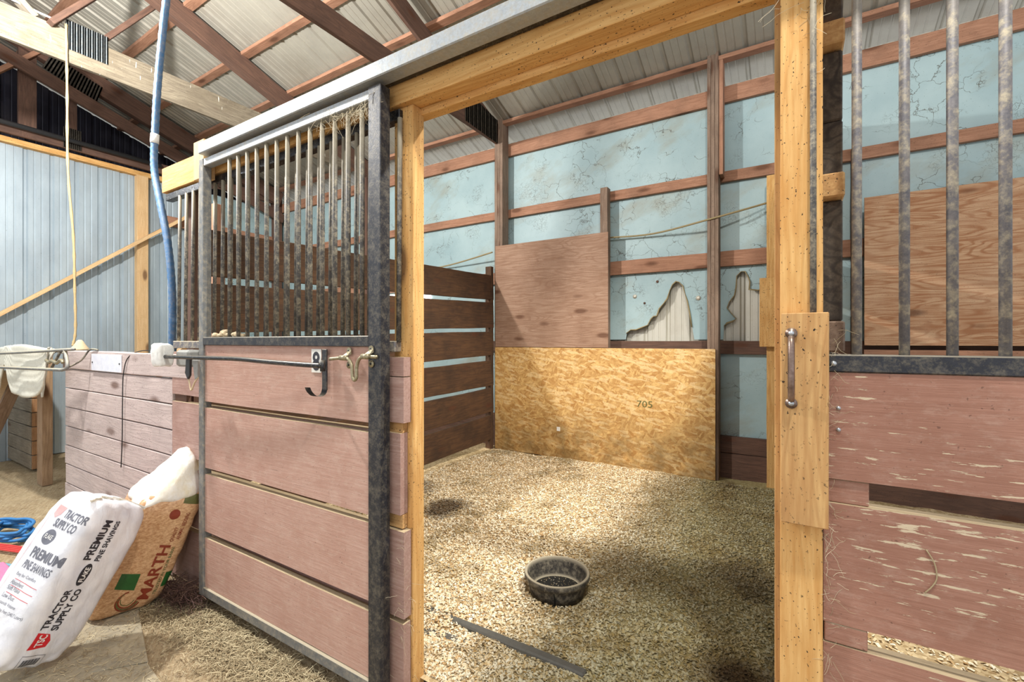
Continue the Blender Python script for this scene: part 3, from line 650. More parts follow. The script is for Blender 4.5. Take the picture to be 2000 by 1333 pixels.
def flat_text(name, txt, org, xd, yd, w_, h_, mat, parent, bold=.02):
    me = fit_text(txt, w_, h_, bold); xd = Vector(xd).normalized(); yd = Vector(yd).normalized(); o_ = Vector(org)
    for v in me.vertices: p = o_ + xd * v.co.x + yd * v.co.y; v.co = p
    me.name = name; me.materials.clear(); return link(name, me, mat, parent)
flat_text('numeral', '8', (-1.716, 1.1948, 1.276), (1, 0, 0), (0, 0, 1), .048, .080, M['ink'], npl, .03)
# latch : two strap plates and a U bent bolt
def strap(x, zc, par, y=1.189):
    poly_prism('strap', [(x - .013, y + .002, zc + .020)] + [(x + .013 * math.cos(R(a_)), y + .002, zc + .028 + .013 * math.sin(R(a_))) for a_ in range(180, -10, -20)] + [(x + .013, y + .002, zc + .015), (x + .006, y - .014, zc + .005), (x - .024, y - .014, zc + .005)], (0, -1, 0), .003, M['zinc'], par)
    disc('latch_plate', (x, y + .003, zc - .028), (0, -1, 0), .014, .004, M['zinc'], par)
    tube('latch_sleeve', [(x - .030, y - .016, zc), (x + .008, y - .016, zc)], .0105, M['zinc'], par, 12)
    for dz in (.028, -.028): disc('screw', (x, y - .001, zc + dz), (0, -1, 0), .0045, .003, M['rubber_dk'], par, 8)
lb = tube('latch_bolt', smooth_path([(-1.572, 1.173, 1.328), (-1.52, 1.173, 1.332), (-1.470, 1.172, 1.334), (-1.440, 1.169, 1.312), (-1.432, 1.167, 1.285), (-1.428, 1.166, 1.262), (-1.418, 1.166, 1.251), (-1.407, 1.166, 1.262), (-1.407, 1.167, 1.300), (-1.394, 1.169, 1.332), (-1.365, 1.172, 1.341), (-1.305, 1.173, 1.341)], 5), .0068, M['zinc'], D, 10)
strap(-1.478, 1.334, lb); strap(-1.345, 1.342, lb, 1.182)
# straw caught in the bars, and crumbs of dirt on the rail
for (cx, cz, n_, sp) in ((-1.48, 2.305, 70, .07), (-1.60, 2.31, 30, .06), (-1.40, 2.29, 30, .04)):
    bm = bmesh.new()
    for _ in range(n_):
        p = Vector((cx + random.gauss(0, sp), 1.20 + random.gauss(0, .012), cz + random.gauss(0, .012))); d = Vector((random.gauss(0, 1), random.gauss(0, .3), random.gauss(-.5, .6))).normalized() * random.uniform(.02, .07)
        q = p + d + Vector((random.gauss(0, .012), 0, random.gauss(0, .012)));
        tube_bm([p, (p + q) / 2 + Vector((random.gauss(0, .012), 0, random.gauss(0, .012))), q], .0007, 3, bm, False)
    o = recentre('straw_tuft', bm, M['web']); setp(o, 'dry straw tuft caught under the top rail of the sliding door' if cx == -1.48 else ('thin straw wisps hanging on the door bars, left of the big tuft' if cx == -1.60 else 'small straw wisps against the black door stile, top corner'), 'straw', kind='stuff')
for i, (px_, r_) in enumerate(((-2.57, .016), (-2.52, .012), (-2.47, .026), (-2.44, .014), (-2.37, .019), (-2.345, .016), (-2.30, .012))):
    bm = bmesh.new(); bmesh.ops.create_icosphere(bm, subdivisions=2, radius=r_)
    for v in bm.verts: v.co *= 1 + .35 * noise.noise(v.co * 60 + Vector((i * 9, 0, 0))); v.co.z *= .8
    o = from_bm('dirt_clod', bm, M['scrap'], None, Matrix.Translation((px_, 1.222, 1.42 + r_ * .72))); setp(o, 'tan dirt clods heaped on the door middle rail behind the leftmost bars', 'clod', 'dirt clods on the door middle rail')

# ---------------------------------------------------------------- track, header beams
tr = empty('door_track', (-1.1, 1.2, 2.38), 'galvanised box track above the sliding door', 'track')
box('track_rail', -2.642, .9, 1.172, 1.235, 2.377, 2.437, M['galv'], tr, .004)
box('track_lip', -2.60, .9, 1.236, 1.262, 2.385, 2.41, M['black_gloss'], tr, .002)
thing_box('track_block', 'short pale wood block behind the left end of the track', 'block', None, -2.765, -2.655, 1.205, 1.262, 2.27, 2.475, M['pine_pale'])
thing_box('track_block', 'little pale wood block sticking up above the track', 'block', None, -1.33, -1.16, 1.262, 1.30, 2.46, 2.50, M['pine_pale'])
hb = thing_box('header_beam', 'long golden header beam over the stall door opening', 'beam', None, -3.30, .9, 1.265, 1.335, 2.310, 2.458, M['pine'], warp=.002)
thing_box('header_stop', 'rough lower stop board tucked behind the header beam', 'beam', None, -1.275, -.035, 1.336, 1.383, 2.285, 2.40, M['pine'], warp=.002)

# ---------------------------------------------------------------- fixed front, left of the opening
S = empty('stall_fence', (-2.2, 1.27, 0), 'fixed red board stall front with bars, behind and left of the sliding door', 'stall front')
FR = [(1.088, 1.262, 1.090, 1.262), (1.266, 1.338, 1.266, 1.338), (.736, 1.046, .738, 1.048), (.35, .68, .35, .678), (.03, .325, .03, .328)]
ends = [-1.245, -1.245, -1.262, -1.243, -1.245]
for (a, b, c, d), e in zip(FR, ends): board_quad('board', -3.125, e, 1.25, 1.288, a, b, c, d, M['red_end'], S, .002)
for a, b in ((1.048, 1.088), (.682, .736)): box('backing_block', -1.40, -1.262, 1.262, 1.288, a, b, M['post_wood'], S)
for a, b in ((1.046, 1.088), (.682, .736)): box('backing_block', -3.12, -2.98, 1.262, 1.288, a, b, M['dark_wood'], S)
box('bottom_frame_rail', -3.12, -1.29, 1.25, 1.285, 1.358, 1.400, M['bar_dusty'], S, .003); box('top_frame_rail', -3.27, -1.29, 1.272, 1.312, 2.258, 2.300, M['black_gloss'], S, .003)
for i in range(23):
    x = -3.088 + i * .0818; tube('bar', [(x, 1.268, 1.395), (x, 1.275, 2.262)], .0098, M['bar_steel'], S, 8)
P_ = thing_box('door_post', 'golden wooden post on the left side of the stall opening', 'post', 'posts either side of the stall opening', -1.335, -1.235, 1.291, 1.352, 0, 2.31, M['pine'], warp=.0015)
thing_box('front_post', 'weathered post behind the bars at the left end of the stall front', 'post', None, -3.14, -3.05, 1.33, 1.40, 0, 2.31, M['dark_wood'])

# ---------------------------------------------------------------- right of the opening
thing_box('door_post', 'golden wooden post on the right side of the stall opening', 'post', 'posts either side of the stall opening', -.023, .063, 1.282, 1.36, 0, 2.31, M['pine'], warp=.0015)
thing_box('jamb_board', 'thin grey-edged jamb board behind the right door post', 'board', None, -.037, .06, 1.362, 1.392, 0, 2.40, M['post_wood'])
hbk = empty('handle_board', (.025, 1.26, .975), 'pine board with an iron pull handle fixed on the right door post', 'board')
box('board', -.021, .072, 1.240, 1.279, .976, 1.465, M['post_wood'], hbk, .002, .0015)
hx = .000
hg = tube('handle_grip', smooth_path([(hx, 1.234, 1.408), (hx, 1.222, 1.395), (hx, 1.214, 1.368), (hx, 1.212, 1.335), (hx, 1.214, 1.300), (hx, 1.222, 1.275), (hx, 1.234, 1.264)], 5), .0072, M['iron'], hbk, 12); hg['label'] = 'rust-worn iron handle grip'
for z_ in (1.418, 1.256):
    lathe_o = disc('handle_foot', (hx, 1.2405, z_), (0, -1, 0), .0125, .006, M['iron'], hg, 14); disc('screw', (hx, 1.2345, z_), (0, -1, 0), .006, .004, M['bolt'], hg, 8)
S2 = empty('stall_fence', (.5, 1.31, 0), 'peeling red board stall front with dusty bars, right of the opening', 'stall front')
R2 = [(1.079, 1.327, 1.084, 1.327), (.746, 1.023, .750, 1.032), (.40, .697, .40, .697), (.05, .36, .05, .36)]
for a, b, c, d in R2: board_quad('board', .064, 1.35, 1.292, 1.332, a, b, c, d, M['red_old'], S2, .0025)
box('spacer_block', .064, .150, 1.300, 1.335, 1.024, 1.078, M['red_old'], S2); box('spacer_block', .066, .147, 1.293, 1.333, .699, .744, M['red_old'], S2)
box('bottom_frame_rail', .066, 1.35, 1.288, 1.330, 1.328, 1.369, M['black_steel'], S2, .003); box('top_frame_rail', -.02, 1.35, 1.262, 1.30, 2.335, 2.37, M['black_gloss'], S2, .003)
for x in (.1285, .2125, .2905, .3695, .451, .532, .614, .695, .777, .859): tube('bar', [(x, 1.308, 1.365), (x, 1.308, 2.36)], .0100, M['bar_dusty'], S2, 10)
tube('bar', [(.0435, 1.268, 1.20), (.0435, 1.268, 2.36)], .0068, M['bar_steel'], S2, 10)
disc('bolt', (.0835, 1.2885, 1.348), (0, -1, 0), .006, .005, M['bolt'], S2, 8)
for z_ in (1.245, 1.195): disc('screw', (.093, 1.2925, z_), (0, -1, 0), .0045, .003, M['bolt'], S2, 8)
# wisps of hair, straw and web around the right post
def wisps(name, c, spread, n, L, label, mat):
    bm = bmesh.new()
    for _ in range(n):
        p = Vector([c[i] + random.gauss(0, spread[i]) for i in range(3)]); d = Vector((random.gauss(0, 1), random.gauss(0, .15), random.gauss(0, 1))).normalized(); pts = [p]; l_ = L * random.uniform(.3, 1.2)
        for k in range(5): d = (d + Vector((random.gauss(0, .35), random.gauss(0, .05), random.gauss(0, .35)))).normalized(); pts.append(pts[-1] + d * l_ / 5)
        tube_bm(pts, .0004, 3, bm, False)
    o = recentre(name, bm, mat); return setp(o, label, 'straw', kind='stuff')
wisps('straw_wisps', (.078, 1.284, 1.29), (.010, .003, .06), 26, .05, 'pale straw wisps snagged between handle board and right panel, upper part', M['web'])
wisps('straw_wisps', (.075, 1.284, .85), (.008, .003, .16), 60, .05, 'pale straw wisps snagged along the lower right post edge', M['web'])
wisps('straw_wisps', (.045, 1.270, 2.26), (.03, .008, .07), 45, .09, 'cobwebs and straw around the top of the right post', M['web'])
wisps('straw_wisps', (-1.25, 1.245, .45), (.03, .004, .15), 40, .06, 'straw wisps snagged on the board ends beside the left door post', M['web'])
o = tube('straw_stem', smooth_path([(.245, 1.2895, .955), (.258, 1.2885, .93), (.262, 1.2885, .90), (.255, 1.2885, .88), (.243, 1.2895, .862)], 4), .0014, M['hay'], None, 5); setp(o, 'single curved straw stuck on the peeling red board', 'straw')

# ---------------------------------------------------------------- blanket bar and hook on the door front
B = empty('blanket_bar', (-1.66, 1.17, 1.30), 'black swing-out blanket bar with a foam-capped end across the door', 'blanket bar')
hs = box('hook_strap', -1.634, -1.606, 1.181, 1.188, 1.200, 1.366, M['black_steel'], B, .001)
# J hook: a flat strip bent forward
bm = bmesh.new(); prof = smooth_path([(-1.620, 1.184, 1.205), (-1.620, 1.177, 1.186), (-1.622, 1.160, 1.177), (-1.628, 1.138, 1.182), (-1.632, 1.122, 1.200), (-1.634, 1.116, 1.216)], 4); prev = None
for p in prof:
    a = bm.verts.new(p + Vector((-.012, -.004, 0))); b = bm.verts.new(p + Vector((.012, .004, 0)))
    if prev: bm.faces.new((prev[0], prev[1], b, a))
    prev = (a, b)
bmesh.ops.solidify(bm, geom=bm.faces[:], thickness=.004); recentre('hook', bm, M['black_steel'], hs)
tube('bar', smooth_path([(-1.612, 1.165, 1.300), (-1.74, 1.150, 1.303), (-1.95, 1.130, 1.310), (-2.15, 1.115, 1.318), (-2.45, 1.105, 1.318), (-2.84, 1.10, 1.317)], 5), .0105, M['black_gloss'], B, 12)
tube('swivel', [(-1.612, 1.168, 1.278), (-1.612, 1.168, 1.322)], .010, M['black_steel'], B, 10)
bm = bmesh.new(); bmesh.ops.create_cube(bm, size=1); bmesh.ops.subdivide_edges(bm, edges=bm.edges[:], cuts=5, use_grid_fill=True)
for v in bm.verts:
    n_ = (abs(v.co.x * 2) ** 6 + abs(v.co.y * 2) ** 6 + abs(v.co.z * 2) ** 6) ** (1 / 6); v.co = Vector((v.co.x / n_ * .072, v.co.y / n_ * .082, v.co.z / n_ * .122)); v.co += v.normal * .006 * noise.noise(v.co * 40)
o = from_bm('foam_cap', bm, M['foam_w'], B, Matrix.Translation((-2.865, 1.10, 1.325)) @ Matrix.Rotation(.25, 4, 'Z'), True); o['label'] = 'chewed white foam cap'
thing_box('foam_block', 'grey foam block tucked behind the white foam cap', 'block', None, -2.84, -2.70, 1.150, 1.235, 1.262, 1.352, M['foam_g'], bev=.012)
C_ = empty('strap_clip', (-2.60, 1.13, 1.20), 'grey and black strap clips hanging from the bar with twine', 'clip')
poly_prism('clip', [(-2.58, 1.13, 1.305), (-2.52, 1.13, 1.305), (-2.53, 1.13, 1.215), (-2.555, 1.13, 1.205)], (0, -1, 0), .012, M['foam_g'], C_, .002)
poly_prism('clip', [(-2.635, 1.125, 1.31), (-2.595, 1.125, 1.31), (-2.60, 1.125, 1.225), (-2.62, 1.125, 1.205), (-2.645, 1.125, 1.235)], (0, -1, 0), .012, M['black_plastic'], C_, .002)
tube('twine', smooth_path([(-2.68, 1.13, 1.24), (-2.63, 1.125, 1.20), (-2.595, 1.12, 1.15), (-2.56, 1.12, 1.19), (-2.53, 1.125, 1.22)], 5), .004, M['scrap'], C_, 6)

# ---------------------------------------------------------------- planks wall left of the front
W = empty('plank_wall', (-4.0, 1.26, 0), 'low faded pink plank wall left of the stall front', 'plank wall')
zs = [0.005, .113, .262, .415, .566, .718, .871, 1.024, 1.178]
for i in range(8):
    box('plank', -4.985 - .01 * (i % 2), -3.128, 1.250 + random.uniform(0, .002), 1.288, zs[i] + .003, zs[i + 1] - .004, M['plank'], W, .003, .0012)
box('top_plank', -5.03, -2.93, 1.246, 1.285, 1.180, 1.325, M['plank'], W, .006, .004)
N_ = empty('name_plate', (-4.12, 1.243, 1.25), 'shiny white name plate on the top plank', 'plate'); N2 = box('plate', -4.385, -3.845, 1.2395, 1.2455, 1.185, 1.305, M['plate_w'], N_, .004)
for x_ in (-4.36, -3.87): disc('screw', (x_, 1.2395, 1.245), (0, -1, 0), .006, .003, M['rubber_dk'], N2, 8)
o = tube('dangling_wire', smooth_path([(-3.50, 1.30, 1.335), (-3.62, 1.27, 1.335), (-3.74, 1.243, 1.29), (-3.80, 1.238, 1.18), (-3.815, 1.238, 1.0), (-3.82, 1.238, .75), (-3.84, 1.238, .55)], 6), .003, M['rubber_dk'], None, 6); setp(o, 'thin black wire dangling down the pink planks', 'cable')
for (x_, lab) in ((-3.62, 'taller pale stick poking up behind the plank wall'), (-3.30, 'shorter pale stick poking up behind the plank wall, right one')):
    o = beam('wooden_stick', (x_ - .35, 1.50, 1.15), (x_ + (.22 if x_ < -3.5 else .14), 1.50, 1.44 if x_ < -3.5 else 1.375), .05, .05, M['pine_pale'], None, (0, 0, 1), .012); setp(o, lab, 'stick')
# blanket rack mounted on the plank wall
K = empty('blanket_rack', (-4.55, 1.12, 1.26), 'grey steel blanket rack rods reaching left over the saddle pad', 'rack')
tube('rod', smooth_path([(-7.1, 1.0, 1.26), (-5.6, 1.08, 1.30), (-4.44, 1.16, 1.340)], 4), .011, M['grey_steel'], K, 8)
tube('rod', smooth_path([(-7.1, .98, 1.155), (-5.6, 1.06, 1.175), (-4.72, 1.12, 1.185), (-4.55, 1.13, 1.19), (-4.50, 1.14, 1.22), (-4.60, 1.15, 1.335)], 4), .012, M['grey_steel'], K, 8)
tube('brace_rod', [(-4.86, 1.14, 1.19), (-4.68, 1.15, 1.33)], .009, M['bar_steel'], K, 8); tube('brace_rod', smooth_path([(-4.50, 1.15, 1.21), (-4.44, 1.20, 1.26), (-4.40, 1.235, 1.335), (-4.28, 1.245, 1.335)], 4), .006, M['bar_steel'], K, 8)
tube('chain', smooth_path([(-4.95, 1.13, 1.255), (-4.88, 1.13, 1.235), (-4.80, 1.13, 1.25), (-4.70, 1.13, 1.235), (-4.60, 1.13, 1.26), (-4.56, 1.13, 1.24)], 3), [.010, .014] * 7 + [.010, .012], M['zinc'], K, 6)
lathe('bell_cap', [(.062, 0), (.058, .012), (.036, .045), (.022, .072), (.010, .085)], (-4.92, 1.32, 1.325), M['scrap'], K, 16)['label'] = 'pale cone-shaped cap'
# saddle pad
def pad():
    bm = bmesh.new(); nx, ny = 46, 40; g_ = []
    for j in range(ny + 1):
        row = []
        for i in range(nx + 1):
            u = i / nx; v = j / ny; x = -7.35 + 2.42 * u
            # v<.35 lies over the top going back, rest hangs
            cr = max(0, (u - .72) / .28); tot = .18 + .42 * (1 - cr ** 4) ** .5 if cr < 1 else .18
            tot -= .26 * math.exp(-((u - .52) / .05) ** 2); s_ = v * tot
            if s_ < .16: y = 1.30 - s_; z = 1.375 - (.16 - s_) * .3
            else: y = 1.14 - .05 * (s_ - .16); z = 1.375 - (s_ - .16)
            z -= .02 * (1 - math.cos(u * 9)) * (1 - v * .5); y += .010 * math.sin(u * 22) * v
            q = .004 * (abs(math.sin((u * 24 + v * 6) * math.pi)) + abs(math.sin((v * 11) * math.pi)))
            row.append(bm.verts.new((x, y - q, z)))
        g_.append(row)
    for j in range(ny):
        for i in range(nx): bm.faces.new((g_[j][i], g_[j][i + 1], g_[j + 1][i + 1], g_[j + 1][i]))
    bmesh.ops.remove_doubles(bm, verts=bm.verts[:], dist=.0005); bmesh.ops.recalc_face_normals(bm, faces=bm.faces[:]); bmesh.ops.solidify(bm, geom=bm.faces[:], thickness=.012)
    o = recentre('saddle_pad', bm, M['cloth'], None, True); setp(o, 'quilted off-white saddle pad draped over the end planks at far left', 'saddle pad')
pad()
thing_box('stub_post', 'short pine post under the saddle pad at the left', 'post', None, -6.30, -6.14, 1.375, 1.45, 0, 1.30, M['stub'], warp=.002)
E_ = empty('plank_wall', (-7.0, 1.45, 0), 'stacked grey planks with orange sawn ends behind the short post', 'plank wall')
for i in range(8): box('plank', -8.3, -6.92 + random.uniform(-.02, .02), 1.46, 1.60, .03 + i * .152, .176 + i * .152, M['grey_wood'], E_, .006, .004)
for i in range(8): box('sawn_end', -6.90, -6.885, 1.465, 1.595, .031 + i * .152, .175 + i * .152, M['sawn'], E_, .004)
for k, (x0, x1) in enumerate(((-6.95, -6.35), (-7.12, -6.55), (-7.25, -6.75))):
    o = beam('leaning_board', (x0 - .30, 1.12 - .03 * k, .02), (x1, 1.28 - .03 * k, 1.10), .03, .10, M['cloth_tan'] if k % 2 else M['grey_post'], None, (0, 1, 0)); setp(o, ('grey board leaning against the far plank stack, rightmost', 'tan board leaning at the far left, middle one', 'grey board leaning at the far left edge, outermost')[k], 'board', 'boards leaning at the far left')
o = tube('hanging_rag', smooth_path([(-6.120, 1.372, 1.15), (-6.122, 1.374, .98), (-6.125, 1.372, .86)], 4), [.02, .02, .02, .018, .018, .016, .012, .010, .008], M['foam_w'], None, 8); setp(o, 'small white strap hanging beside the short post', 'strap')

# ---------------------------------------------------------------- hose and rope
hp = smooth_path([(-3.44, 1.40, 4.05), (-3.585, 1.40, 3.70), (-3.70, 1.40, 3.25), (-3.755, 1.40, 2.88), (-3.77, 1.40, 2.60), (-3.68, 1.40, 2.35), (-3.56, 1.40, 2.04), (-3.50, 1.40, 1.70), (-3.497, 1.40, 1.32), (-3.50, 1.42, .9)], 14)
Ho = empty('hose', (-3.5, 1.40, 1.3), 'blue ribbed hose hanging from the roof in front of the metal wall', 'hose')
tube('hose_body', hp, [.021 + .0022 * (i % 2) for i in range(len(hp))], M['hose'], Ho, 12); tube('hose_tape', [hp[44], hp[46], hp[47]], .0255, M['foam_w'], Ho, 12)
rp = smooth_path([(-5.385, 1.355, 4.16), (-5.38, 1.36, 3.6), (-5.36, 1.36, 2.9), (-5.30, 1.38, 2.3), (-5.27, 1.38, 1.9), (-5.25, 1.38, 1.50), (-5.24, 1.36, 1.36)], 8)
o = tube('rope', rp, [.0085 + .003 * (i % 3 == 0) for i in range(len(rp))], M['rope'], None, 7); setp(o, 'thin tan rope hanging from the truss plate down past the metal wall', 'rope')

# ---------------------------------------------------------------- ground clutter far left
bm = bmesh.new()
def coil(cx, cy, n, r, rad, name, mat, label):
    pts = [(cx + (r + random.uniform(-.03, .03)) * math.cos(a * .5) * 1.3, cy + (r * .6 + random.uniform(-.02, .02)) * math.sin(a * .5), .02 + .008 * a / 6) for a in range(n)]
    o = tube(name, smooth_path(pts, 4), rad, mat, None, 7); setp(o, label, 'rope')
coil(-4.72, .90, 60, .15, .011, 'rope_coil', M['rope_blue'], 'blue rope coil lying on the sand at the far left')
o = tube('lead_rope', smooth_path([(-4.70, .98, .03), (-4.52, .96, .035), (-4.38, .92, .03), (-4.25, .86, .03)], 5), .012, M['rope_lt'], None, 7); setp(o, 'grey-blue rope end running behind the white bag', 'rope')
o = tube('lead_rope', smooth_path([(-4.6, .60, .02), (-4.2, .72, .03), (-4.0, .80, .02), (-3.8, .84, .02)], 5), .012, M['rope_lt'], None, 7); setp(o, 'teal rope strand on the sand below the coil', 'rope')
for k in range(4):
    o = tube('red_strap', smooth_path([(-4.75, .68 + .022 * k, .02), (-4.5, .77 + .02 * k, .03), (-4.26, .87 + .018 * k, .02)], 4), .007, M['rope_red'], None, 6); setp(o, 'red cords bundled on the sand beside the blue rope', 'rope', 'red cords on the sand')
pk = empty('pink_tub', (-3.42, .47, 0), 'pink plastic tub corner behind the white bag', 'tub'); box('tub_body', -3.68, -3.16, .28, .66, 0.0, .17, M['pink'], pk, .01); box('tub_rim', -3.70, -3.14, .26, .68, .165, .185, M['pink'], pk, .006)

# ---------------------------------------------------------------- bags
def ortho(u, b):
    u = Vector(u).normalized(); b = Vector(b); b = (b - u * b.dot(u)).normalized(); return u, b, b.cross(u).normalized()
def bag_mesh(name, corner, u, b, wv, L, T, Wd, mat, parent, n=30, p=5.5, puff=.012, seed=0, taper=.0):
    """corner = bottom back corner of the spine face; spans -b*T, -wv*Wd, +u*L"""
    bm = bmesh.new(); bmesh.ops.create_cube(bm, size=2); bmesh.ops.subdivide_edges(bm, edges=bm.edges[:], cuts=n, use_grid_fill=True)
    cen = Vector(corner) + u * L / 2 - b * T / 2 - wv * Wd / 2
    for v in bm.verts:
        c = v.co; q = (abs(c.x) ** p + abs(c.y) ** p + abs(c.z) ** p) ** (1 / p); c = c / q; zz_ = c.z
        k = 1 - taper * max(0, zz_) ** 3; sag = 1 + .03 * (1 - zz_ * zz_)
        P3 = cen + u * (c.z * L / 2) + b * (c.y * T / 2 * k * sag) + wv * (c.x * Wd / 2 * k * sag)
        nn = (b * c.y * abs(c.y) + wv * c.x * abs(c.x) + u * c.z * abs(c.z) * .5)
        edge = (abs(c.z) ** 8)
        P3 += nn * (puff * .5 * noise.noise(P3 * 7 + Vector((seed, 0, 0))) + .004 * noise.noise(P3 * 24) * (1 + 2 * edge) + .010 * edge * noise.noise(Vector((P3.x * 30, P3.y * 30, P3.z * 8))))
        if P3.z < .004 + .01: P3.z = .014 + max(-.003, (P3.z - .014) * .02)
        v.co = P3
    bmesh.ops.recalc_face_normals(bm, faces=bm.faces[:])
    tree = BVHTree.FromBMesh(bm); o = recentre(name, bm, mat, parent, True); return o, tree
def project(me, org, ud, vd, nrm_, tree, lift=.0012):
    """lay a flat mesh (x along ud, y along vd) on the bag surface"""
    for v in me.vertices:
        p = org + ud * v.co.x + vd * v.co.y; hit = tree.ray_cast(p + nrm_ * .15, -nrm_)
        v.co = (hit[0] if hit[0] is not None else p) + nrm_ * lift
def cutmesh(me, mx=.012):
    bm = bmesh.new(); bm.from_mesh(me); bmesh.ops.triangulate(bm, faces=bm.faces[:])
    for _ in range(3):
        es = [e for e in bm.edges if e.calc_length() > mx]
        if not es: break
        bmesh.ops.subdivide_edges(bm, edges=es, cuts=1); bmesh.ops.triangulate(bm, faces=bm.faces[:])
    bm.to_mesh(me); bm.free()
def decal_text(name, txt, bagP, s0, q0, s1, h_, mat, parent, frame, tree, bold=.02, lift=.0014):
    ud, vd, nn = frame; me = fit_text(txt, s1 - s0, h_, bold); cutmesh(me); project(me, bagP + ud * s0 + vd * q0, ud, vd, nn, tree, lift); me.name = name; me.materials.clear(); return link(name, me, mat, parent)
def decal_poly(name, pts, bagP, mat, parent, frame, tree, lift=.001):
    ud, vd, nn = frame; bm = bmesh.new(); bm.faces.new([bm.verts.new((x, y, 0)) for x, y in pts]); me = bpy.data.meshes.new(name); bm.to_mesh(me); bm.free(); cutmesh(me); project(me, bagP, ud, vd, nn, tree, lift); return link(name, me, mat, parent)
def decal_line(name, pts, wd_, bagP, mat, parent, frame, tree, lift=.0012):
    bm = bmesh.new(); prev = None
    for i, (x, y) in enumerate(pts):
        a = Vector(pts[max(i - 1, 0)]); c = Vector(pts[min(i + 1, len(pts) - 1)]); t_ = (c - a).normalized(); n_ = Vector((-t_.y, t_.x)) * wd_ / 2
        v0 = bm.verts.new((x - n_.x, y - n_.y, 0)); v1 = bm.verts.new((x + n_.x, y + n_.y, 0))
        if prev: bm.faces.new((prev[0], v0, v1, prev[1]))
        prev = (v0, v1)
    me = bpy.data.meshes.new(name); bm.to_mesh(me); bm.free(); cutmesh(me); ud, vd, nn = frame; project(me, bagP, ud, vd, nn, tree, lift); return link(name, me, mat, parent)
def oval(cx, cy, rx, ry, n=24): return [(cx + rx * math.cos(2 * math.pi * k / n), cy + ry * math.sin(2 * math.pi * k / n)) for k in range(n)]

# white bag
P = Vector((-2.66, .665, 0)); u, b, wv = ortho((.05, .48, .875), (-.257, .967, 0))
WB = empty('shavings_bag', (-2.75, .6, 0), 'white plastic bag of pine shavings leaning in front of the brown bag', 'bag')
bo, tree = bag_mesh('bag_body', P, u, b, wv, .665, .285, .255, M['bag_w'], WB, 34, 6.0, .012, 1)
f1 = (u, -b, wv)      # x up the bag, y towards the left edge
def q_(q): return -q
decal_text('lettering', 'TRACTOR', P, .160, .173, .314, .029, M['ink'], bo, f1, tree, .035)
decal_text('lettering', 'SUPPLY CO', P, .155, .131, .314, .030, M['ink'], bo, f1, tree, .035)
decal_text('lettering', 'PREMIUM', P, .430, .173, .594, .034, M['ink'], bo, f1, tree, .035)
decal_text('lettering', 'PINE SHAVINGS', P, .427, .135, .594, .023, M['ink'], bo, f1, tree, .03)
decal_poly('oval_badge', oval(.372, .164, .044, .021), P, M['ink'], bo, f1, tree); decal_text('lettering', 'FLAKE', P, .343, .153, .401, .021, M['ink_white'], bo, f1, tree, .03, .0022)
decal_poly('red_badge', [(.150, .200), (.143, .152), (.118, .136), (.094, .140), (.088, .205)], P, M['ink_red'], bo, f1, tree); decal_text('lettering', 'TSC', P, .098, .158, .142, .030, M['ink_white'], bo, f1, tree, .03, .0022)
decal_line('label_frame', [(.012, .200), (.066, .203), (.060, .112), (.006, .104), (.012, .200)], .0018, P, M['ink'], bo, f1, tree)
for i in range(16):
    t_ = i / 15; decal_line('barcode_bar', [(.021, .186 - .062 * t_), (.050, .188 - .062 * t_)], (.0035 if i % 3 == 0 else .0018), P, M['ink'], bo, f1, tree)
# wide face: x along wv (to the right), y up the bag; origin at the fold
P_f = P - b * .285; f2 = (wv, u, -b)
decal_text('lettering', 'TRACTOR', P_f, -.135, .560, -.012, .034, M['ink_soft'], bo, f2, tree, .03)
decal_text('lettering', 'SUPPLY CO', P_f, -.155, .518, -.030, .034, M['ink_soft'], bo, f2, tree, .03)
decal_poly('red_badge', [(-.190, .600), (-.148, .595), (-.155, .565), (-.172, .548), (-.190, .560)], P_f, M['ink_pink'], bo, f2, tree)
decal_poly('oval_badge', oval(-.135, .478, .030, .030), P_f, M['ink_soft'], bo, f2, tree); decal_text('lettering', 'FLAKE', P_f, -.155, .470, -.115, .018, M['ink_white'], bo, f2, tree, .02, .0022)
decal_text('lettering', 'PREMIUM', P_f, -.168, .392, -.008, .040, M['ink_soft'], bo, f2, tree, .035); decal_text('lettering', 'PINE SHAVINGS', P_f, -.168, .350, -.020, .030, M['ink_soft'], bo, f2, tree, .02)
for t_, y_, w2 in (('Easy for Comfort', .318, .11), ('Absorbent', .288, .07), ('Soft Flake', .268, .07), ('Low Dust', .240, .07), ('Expands Volume', .215, .10), ('8.5 Cubic Feet (240.7 Liters)', .192, .15)):
    decal_text('lettering', t_, P_f, -.168, y_, -.168 + w2, .015, M['ink_soft'], bo, f2, tree, .0)
for y_ in (.308, .283, .258): decal_line('red_line', [(-.16, y_), (-.03, y_ - .004)], .0016, P_f, M['ink_red'], bo, f2, tree)
decal_line('red_line', [(-.2, .60), (-.2, .12)], .0016, P_f, M['ink_pink'], bo, f2, tree)
# gathered top flap
bm = bmesh.new(); nx = 26; g_ = []
top0 = P + u * .655
for j in range(7):
    row = []
    for i in range(nx + 1):
        t_ = i / nx; base = top0 - b * (.27 * t_ + .008) - wv * (.06 + .10 * t_ * (1 - t_) * 2)
        h_ = j / 6 * (.012 + .016 * math.sin(t_ * 3.1)) ; wob = .008 * noise.noise(Vector((t_ * 9, j * .5, 4))) * (1 + j * .3)
        row.append(bm.verts.new(base + u * (h_ - .008) + wv * (wob + .01 * j / 6) + b * wob * .3))
    g_.append(row)
for j in range(6):
    for i in range(nx): bm.faces.new((g_[j][i], g_[j][i + 1], g_[j + 1][i + 1], g_[j + 1][i]))
bmesh.ops.solidify(bm, geom=bm.faces[:], thickness=.003); recentre('top_flap', bm, M['bag_t'], WB, False)
